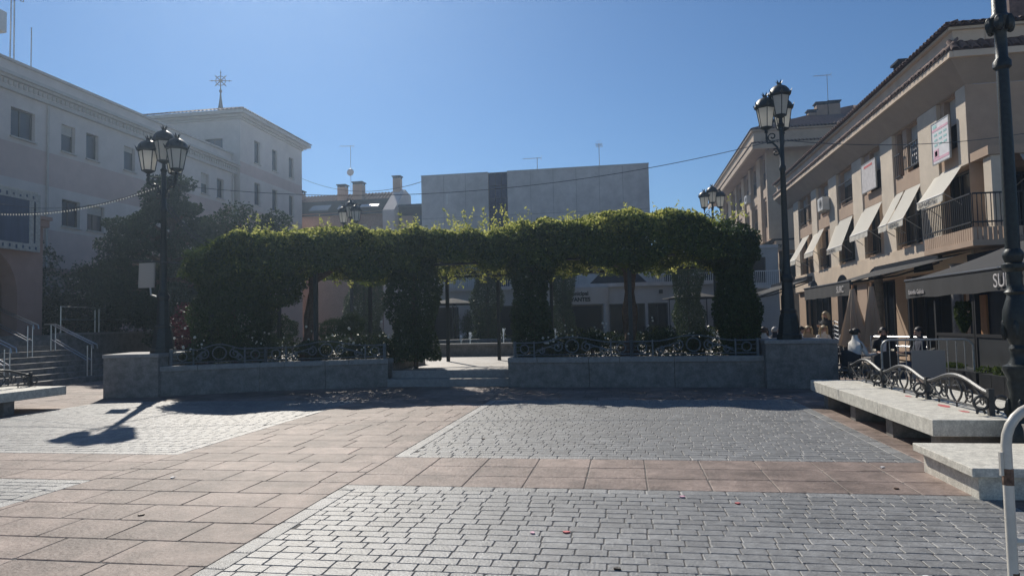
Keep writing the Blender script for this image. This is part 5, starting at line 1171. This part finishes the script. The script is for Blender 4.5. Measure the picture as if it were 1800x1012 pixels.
# things on the cafe tables
def tabletop(x, y, who, n):
    for k in range(n):
        a = 2.1*k+x; px, py = x+.2*math.cos(a), y+.2*math.sin(a)
        if k % 2 == 0:
            t = thing('drinking_glass', 'small drink glass on the table %s' % who if k == 0 else 'second drink glass on the table %s' % who, 'glass', (px,py,.751)); MB().lathe([(.026,0),(.034,.12),(.032,.12),(.024,.008)], (px,py,.751), 10).build('tumbler', M['milk'], t, smooth=True); MB().lathe([(.023,.01),(.029,.08),(.005,.081)], (px,py,.751), 10).build('drink', M['wood'], t)
        else:
            t = thing('plate', 'white plate with food on the table %s' % who, 'plate', (px,py,.751)); MB().lathe([(.06,0),(.11,.014),(.112,.018),(.06,.006)], (px,py,.751), 16).build('dish', M['white_paint'], t, smooth=True); MB().ball((px,py,.768), (.05,.045,.02), 8, 5).build('food', M['wood'], t)
tabletop(5.45,16.15,'of the man in the dark suit',3); tabletop(3.9,20.1,'left of the tall lamp',2); tabletop(5.4,21.4,'of the blond guests',3); tabletop(6.2,21.4,'next to the standing woman',2)
hb_ = thing('handbag', 'tan handbag on the ground beside the chair of the woman in white', 'bag', (4.62,15.45,0)); mb = MB(); mb.ext([(4.5,15.4,0),(4.78,15.4,0),(4.73,15.4,.22),(4.55,15.4,.22)], (0,.11,0)); mb.build('body', M['c_tan'], hb_, bevel=.02); MB().tube([(4.58,15.45,.21),(4.6,15.45,.33),(4.68,15.45,.33),(4.70,15.45,.21)], .01, 6).build('strap', M['c_tan'], hb_)

# ------------------------------------------------------------------ people
def person(label, loc, rz, pose, top, legs, hair, hairstyle='short', shoes='c_shoe', lean=0.0, arms='table', headturn=0.0, skirt=None, coll=None):
    J = {}; E = []
    def j(n, p, r): J[n] = (Vector(p), r)
    sit = pose == 'sit'; pz = .53 if sit else .95
    ly = lean
    j('pel', (0,0,pz), .135); j('sp', (0,.01+ly*.4,pz+.24), .12); j('ch', (0,ly*.8,pz+.42), .135); j('nk', (0,ly,pz+.56), .055); j('hd', (0,.02+ly*1.1,pz+.68), .088); j('tp', (0,.01+ly*1.1,pz+.77), .075)
    j('ns', (math.sin(headturn)*.0+.0,.115+ly*1.1,pz+.68), .016)
    E += [('pel','sp'),('sp','ch'),('ch','nk'),('nk','hd'),('hd','tp'),('hd','ns')]
    for s, n in ((-1,'L'),(1,'R')):
        j('sh'+n, (s*.17,ly*.85,pz+.47), .062); E.append(('ch','sh'+n))
        if arms == 'table': el, wr = (s*.23,ly+.10,pz+.22), (s*.14,ly+.34,pz+.24)
        elif arms == 'hold' : el, wr = (s*.22,ly+.04,pz+.18), (s*.07,ly+.24,pz+.32)
        else: el, wr = (s*.23,-.02,pz+.17), (s*.24,.06,pz-.06)
        j('el'+n, el, .046); j('wr'+n, wr, .031); E += [('sh'+n,'el'+n),('el'+n,'wr'+n)]
        d = (Vector(wr)-Vector(el)).normalized(); pm = Vector(wr)+d*.07; j('pm'+n, pm, .034); E.append(('wr'+n,'pm'+n))
        sd_ = d.cross(ZV).normalized() if abs(d.z) < .9 else Vector((0,1,0))
        for q, (o, L) in enumerate(((-.027,.060),(-.009,.072),(.009,.068),(.027,.052))):
            j('f%d%s' % (q,n), pm+sd_*o+d*.03, .0095); j('g%d%s' % (q,n), pm+sd_*o*1.15+d*(.03+L*.6)-ZV*.012, .0085); j('h%d%s' % (q,n), pm+sd_*o*1.15+d*(.03+L)-ZV*.032, .0075)
            E += [('pm'+n,'f%d%s' % (q,n)),('f%d%s' % (q,n),'g%d%s' % (q,n)),('g%d%s' % (q,n),'h%d%s' % (q,n))]
        tb = Vector(wr)+d*.035-sd_*s*.036; j('t0'+n, tb, .011); j('t1'+n, tb+d*.035-sd_*s*.022, .010); E += [('wr'+n,'t0'+n),('t0'+n,'t1'+n)]
        j('hp'+n, (s*.09,.0,pz-.05), .10); E.append(('pel','hp'+n))
        if sit: kn, an, to = (s*.11,.44,pz-.02), (s*.11,.40,.09), (s*.12,.56,.045)
        else: kn, an, to = (s*.10,.03+s*.03,.50), (s*.10,s*.05,.09), (s*.11,.14+s*.05,.04)
        j('kn'+n, kn, .066); j('an'+n, an, .043); j('to'+n, to, .036); E += [('hp'+n,'kn'+n),('kn'+n,'an'+n),('an'+n,'to'+n)]
    names = list(J); idx = {n: i for i, n in enumerate(names)}
    me = bpy.data.meshes.new('person_rig'); me.from_pydata([J[n][0] for n in names], [(idx[a], idx[b]) for a, b in E], [])
    o = bpy.data.objects.new('person_rig', me); col.objects.link(o); md = o.modifiers.new('s', 'SKIN'); md.use_smooth_shade = True
    sv = me.skin_vertices[0].data
    for i, n in enumerate(names): sv[i].radius = (J[n][1]*(1.22 if n in ('pel','sp','ch') else 1), J[n][1]*(.85 if n in ('pel','sp','ch') else 1)); sv[i].use_root = (n == 'pel')
    o.modifiers.new('d', 'SUBSURF').levels = 1
    dg = bpy.context.evaluated_depsgraph_get(); dg.update(); body = bpy.data.meshes.new_from_object(o.evaluated_get(dg)); bpy.data.objects.remove(o)
    seg = []; SK, TOP, LEG, SHO = 0, 1, 2, 3
    for a, b in E:
        if a[:2] in ('nk','hd','tp','pm') or b[:2] in ('hd','tp','pm','t0','t1') or a[0] in 'fgt' and a[:2] not in ('to','tp'): k = SK
        elif b[:2] == 'to': k = SHO
        elif a[:2] in ('hp','kn') or b[:2] == 'hp': k = LEG
        else: k = TOP
        seg.append((J[a][0], J[b][0], k))
    A = np.array([s_[0] for s_ in seg]); B = np.array([s_[1] for s_ in seg]); K = np.array([s_[2] for s_ in seg]); AB = B-A; L2 = (AB**2).sum(1)
    rad = np.array([(J[a][1]+J[b][1])/2 for a, b in E])
    body.materials.clear()
    for m in (M['skin'], M[top], M[legs], M[shoes]): body.materials.append(m)
    for p in body.polygons:
        c = np.array(p.center); t = np.clip(((c-A)*AB).sum(1)/L2, 0, 1); d = np.linalg.norm(c-(A+AB*t[:,None]), axis=1)-rad; p.material_index = int(K[d.argmin()])
    body.polygons.foreach_set('use_smooth', [True]*len(body.polygons))
    root = thing('person', label, 'person', loc, rz)
    bo = bpy.data.objects.new('body', body); col.objects.link(bo); bo.parent = root
    h = J['hd'][0]; mb = MB()
    V = []; n, mm = 14, 8
    for i in range(mm+1):
        a = math.pi*.5*i/mm*1.25
        for q in range(n):
            b = 2*math.pi*q/n; fr = max(0, math.sin(b)); aa = a*(1-.38*fr); r_ = .098+.005*math.sin(q*5+i*3)
            V.append((h.x+r_*.92*math.sin(aa)*math.cos(b), h.y-.008+r_*1.05*math.sin(aa)*math.sin(b), h.z+.022+r_*1.02*math.cos(aa)))
    F = [(i*n+q, i*n+(q+1)%n, (i+1)*n+(q+1)%n, (i+1)*n+q) for i in range(mm) for q in range(n)]
    mb.add(V, F)
    if hairstyle == 'long':
        for q in range(9):
            b = math.pi*(1.0+q/8*1.0)+rt.uniform(-.1,.1); x, y = h.x+.085*math.cos(b)*1.1, h.y+.085*math.sin(b)
            mb.tube([(x*.9,y*.9+h.y*.1,h.z+.08),(x*1.12,y-.015,h.z-.02),(x*1.18,y-.03,h.z-.13),(x*1.1,y-.025,h.z-.23)], [.03,.042,.036,.012], 6)
    elif hairstyle == 'bun': mb.ball((h.x,h.y-.12,h.z+.05), .05, 8, 6)
    mb.build('hair', M[hair], root, world=False, smooth=True)
    for s in (-1,1): MB().ball((h.x+s*.033,h.y+.083,h.z+.018), (.012,.008,.008), 8, 5).build('eye', M['hair_dark'], root, world=False)
    MB().ball((h.x,h.y+.088,h.z-.042), (.024,.008,.006), 8, 4).build('mouth', M['pink_print'], root, world=False)
    for s in (-1,1): MB().ball((h.x+s*.090,h.y+.0,h.z+.0), (.012,.022,.030), 8, 5).build('ear', M['skin'], root, world=False)
    if coll: MB().add([(-.05,.128+ly*.8,pz+.50),(.05,.128+ly*.8,pz+.50),(.03,.135+ly*.5,pz+.16),(-.03,.135+ly*.5,pz+.16)], [(0,1,2,3)]).build('shirt_front', M[coll], root, world=False)
    return root
person('dark haired woman in a white top seated at the table nearest the bench', (4.78,15.9,0), R(-70), 'sit', 'c_white', 'c_tan', 'hair_dark', 'bun', lean=.05)
person('man in a dark suit with open white shirt seated facing the square', (5.72,16.9,0), R(165), 'sit', 'c_black', 'c_black', 'hair_dark', lean=.02, coll='c_white')
person('dark haired man in black seated in profile facing left', (6.28,16.3,0), R(85), 'sit', 'c_navy', 'c_denim', 'hair_dark', lean=.02)
person('blond woman in a black jacket standing among the tables', (6.18,23.0,0), R(120), 'stand', 'c_black', 'c_black', 'hair_blond', 'long', lean=.05, arms='hold')
person('person in a white shirt with brown hair seated left of the tall lamp', (3.6,19.4,0), R(-10), 'sit', 'c_white', 'c_denim', 'hair_brown', lean=.06)
person('dark haired person in tan seated between the tall lamp and the pergola end', (3.95,21.3,0), R(170), 'sit', 'c_tan', 'c_black', 'hair_dark', 'long', lean=.05)
person('seated guest in grey at the table beside the standing woman', (6.45,21.9,0), R(150), 'sit', 'c_grey', 'c_black', 'hair_brown', lean=.08)
person('grey haired person in dark clothes seated close to the tall lamp', (4.1,20.6,0), R(-35), 'sit', 'c_navy', 'c_black', 'hair_grey', lean=.04)
person('dark haired person in white seated right of the tall lamp', (4.9,21.2,0), R(-95), 'sit', 'c_white', 'c_denim', 'hair_dark', lean=.05)
person('left of the two blond guests seated in the shade', (5.35,22.05,0), R(178), 'sit', 'c_tan', 'c_black', 'hair_blond', 'long', lean=.05)
person('right of the two blond guests leaning over the table', (5.75,22.2,0), R(195), 'sit', 'c_white', 'c_black', 'hair_blond', 'long', lean=.16)
person('person in pale clothes seated beyond the pergola by its right pillar', (3.3,26.0,.02), R(160), 'sit', 'c_white', 'c_grey', 'hair_brown', lean=.05)
person('person in black with an orange bag sitting behind the left planter roses', (-10.35,18.6,.32), R(60), 'sit', 'c_black', 'c_orange', 'hair_dark', lean=.1)

# ------------------------------------------------------------------ crowd barriers
def barrier(label, loc, rz, L=2.0, H=1.1, mt='galv', board=False, near=False):
    t = thing('crowd_barrier', label, 'barrier', loc, rz); r = .021
    def P(mb, n, m=mt): return mb.build(n, M[m], t, world=False, smooth=True)
    arc = [(.16-.16*math.cos(a), 0, H-.16+.16*math.sin(a)) for a in np.linspace(0, math.pi/2, 7)]
    path = [(0,0,.0)]+arc+[(L-x,0,z) for x,_,z in arc[::-1]]+[(L,0,.0)]
    P(MB().tube(path, r, 10), 'frame')
    bz = .55 if near else .22; P(MB().tube([(0,0,bz),(L,0,bz)], .019 if near else .016, 8), 'bottom_bar')
    n = int(L/.135)
    for k in range(1, n): P(MB().tube([(L*k/n,0,bz),(L*k/n,0,H)], .009, 6), 'bar')
    for x in (.25, L-.25): P(MB().tube([(x,-.28,0),(x,0,.2),(x,.28,0)], .016, 6), 'foot')
    if board: MB().bx(L*.33,L*.70,-.03,-.022,.34,.90).build('grey_board', M['grey_cloth'], t, world=False)
    if near:
        MB().tube([(.0,0,H-.33),(.0,0,H-.26)], r+.0015, 10).build('worn_patch', M['rust'], t, world=False)
        MB().tube([(.0,0,.33),(.002,0,.42)], r+.0012, 10).build('rust_patch', M['rust'], t, world=False)
        MB().bx(-.034,-.02,-.006,.006,.83,.93).build('hook', M['cream_paint'], t, world=False)
    return t
barrier('steel crowd barrier with a grey board between the bench and the terrace', (5.0,14.9,0), R(-14), 1.55, 1.1, board=True)
barrier('worn cream painted crowd barrier cut by the right edge in the foreground', (1.60,3.33,.07), R(14), 2.2, 1.12, 'cream_paint', near=True)

# ------------------------------------------------------------------ cables and string lights
def cable(name, label, a, b, sag, r=.010, bulbs=0, cat='cable'):
    a, b = Vector(a), Vector(b); pts = [a.lerp(b, i/40)-ZV*sag*4*(i/40)*(1-i/40) for i in range(41)]
    if not bulbs: return tag(MB().tube(pts, r, 4).build(name, M['iron']), label, cat)
    root = thing(name, label, cat, tuple(a)); MB().tube(pts, r, 4).build('wire', M['iron'], root)
    mb = MB()
    for i in range(bulbs): f = (i+.5)/bulbs; p = a.lerp(b, f)-ZV*(sag*4*f*(1-f)+.03); mb.ball(p, (.015,.015,.024), 6, 4)
    tag(mb.build('bulb', M['milk'], root), kind='stuff')
    return root
cable('string_lights', 'string of small white lights from the left lamp to the left edge', (-11.47,15.78,5.3), (-20.3,14.0,6.3), 1.15, .008, 130, 'string lights')
cable('string_lights', 'string of small lights swagged between the two tall lamps', (-11.47,15.78,5.3), (3.62,16.9,5.75), .72, .009, 0, 'cable')
cable('overhead_cable', 'thin cable below the string lights running to the left portal', (-11.47,15.78,5.2), (-20.4,18.5,6.0), .5, .008)
cable('overhead_cable', 'dark cable from the right lamp to the end wall of the near right block', (3.62,16.9,5.75), (12.5,20.85,6.75), .35, .010)
cable('overhead_cable', 'thin cable between the hall tower and the concrete block', (-25.6,52,13.6), (-13.4,45.5,11.4), .9, .02)
cable('overhead_cable', 'slack cable drooping from the left lamp into the vine', (-11.6,15.75,5.1), (-10.2,17.2,3.75), .45, .012)
cable('overhead_cable', 'second slack cable drooping beside the first into the vine', (-11.55,15.75,4.9), (-9.9,17.2,3.7), .55, .012)
# ------------------------------------------------------------------ litter on the square
lit = [(-.75,5.3,'pink_print'),(-.5,5.35,'red_print'),(.9,6.3,'red_print'),(.45,6.5,'pink_print'),(-.1,4.6,'hair_dark'),(1.75,4.65,'sign_white'),(2.6,7.9,'sign_white'),(-4.2,5.5,'hair_brown'),(-2.0,9.5,'hair_brown'),(-4.9,6.9,'sign_white'),(2.4,6.95,'hair_brown')]
names = ['pink','red','dark red','rose','black','white','white','brown','brown','white','brown']
wh = ['left of two scraps on the near cobbles','right of two scraps on the near cobbles','on the middle cobbles towards the right','beside the cross band joint','on the nearest cobbles at the bottom','by the bottom right corner','on the cross band by the step block','on the diagonal slab band','on the far cobble field','where the bands cross','on the cross band near the step block']
for (x, y, m), nm, w in zip(lit, names, wh):
    mb = MB(); k = 7; pts = [(x+rt.uniform(.012,.035)*math.cos(2*math.pi*i/k), y+rt.uniform(.012,.03)*math.sin(2*math.pi*i/k)) for i in range(k)]
    mb.prism(pts, .003, .012); tag(mb.build('litter_scrap', M[m]), 'small %s scrap of litter %s' % (nm, w), 'litter')
for (y, s) in ((8.95,.10),(9.5,.14),(10.6,.08)):
    mb = MB(); k = 9; mb.prism([(3.88+s*.5*rt.uniform(.5,1)*math.cos(2*math.pi*i/k), y+s*1.4*rt.uniform(.5,1)*math.sin(2*math.pi*i/k)) for i in range(k)], .4505, .453)
    tag(mb.build('petal_patch', M['red_print']), {8.95:'pinkish petal smear on the bench near its front end',9.5:'largest reddish petal smear on the long bench',10.6:'small reddish petal smear in the middle of the long bench'}[y], 'petals')

# ------------------------------------------------------------------ lens glare towards the sun, imitated by an added thin scattering box
hz = MB().bx(-75, 60, -30, 110, -1.2, 23.5).build('lens_glare_volume', None); hz.data.materials.clear()
hm = bpy.data.materials.new('lens_glare_volume'); hm.use_nodes = True; ht_ = hm.node_tree
for n in list(ht_.nodes):
    if n.type == 'BSDF_PRINCIPLED': ht_.nodes.remove(n)
pv = ht_.nodes.new('ShaderNodeVolumePrincipled'); pv.inputs['Color'].default_value = (.60,.78,1,1); pv.inputs['Density'].default_value = .0018; pv.inputs['Anisotropy'].default_value = .76
ht_.links.new(pv.outputs[0], ht_.nodes['Material Output'].inputs['Volume']); hz.data.materials.append(hm); hz['kind'] = 'stuff'
scene.cycles.volume_bounces = 0
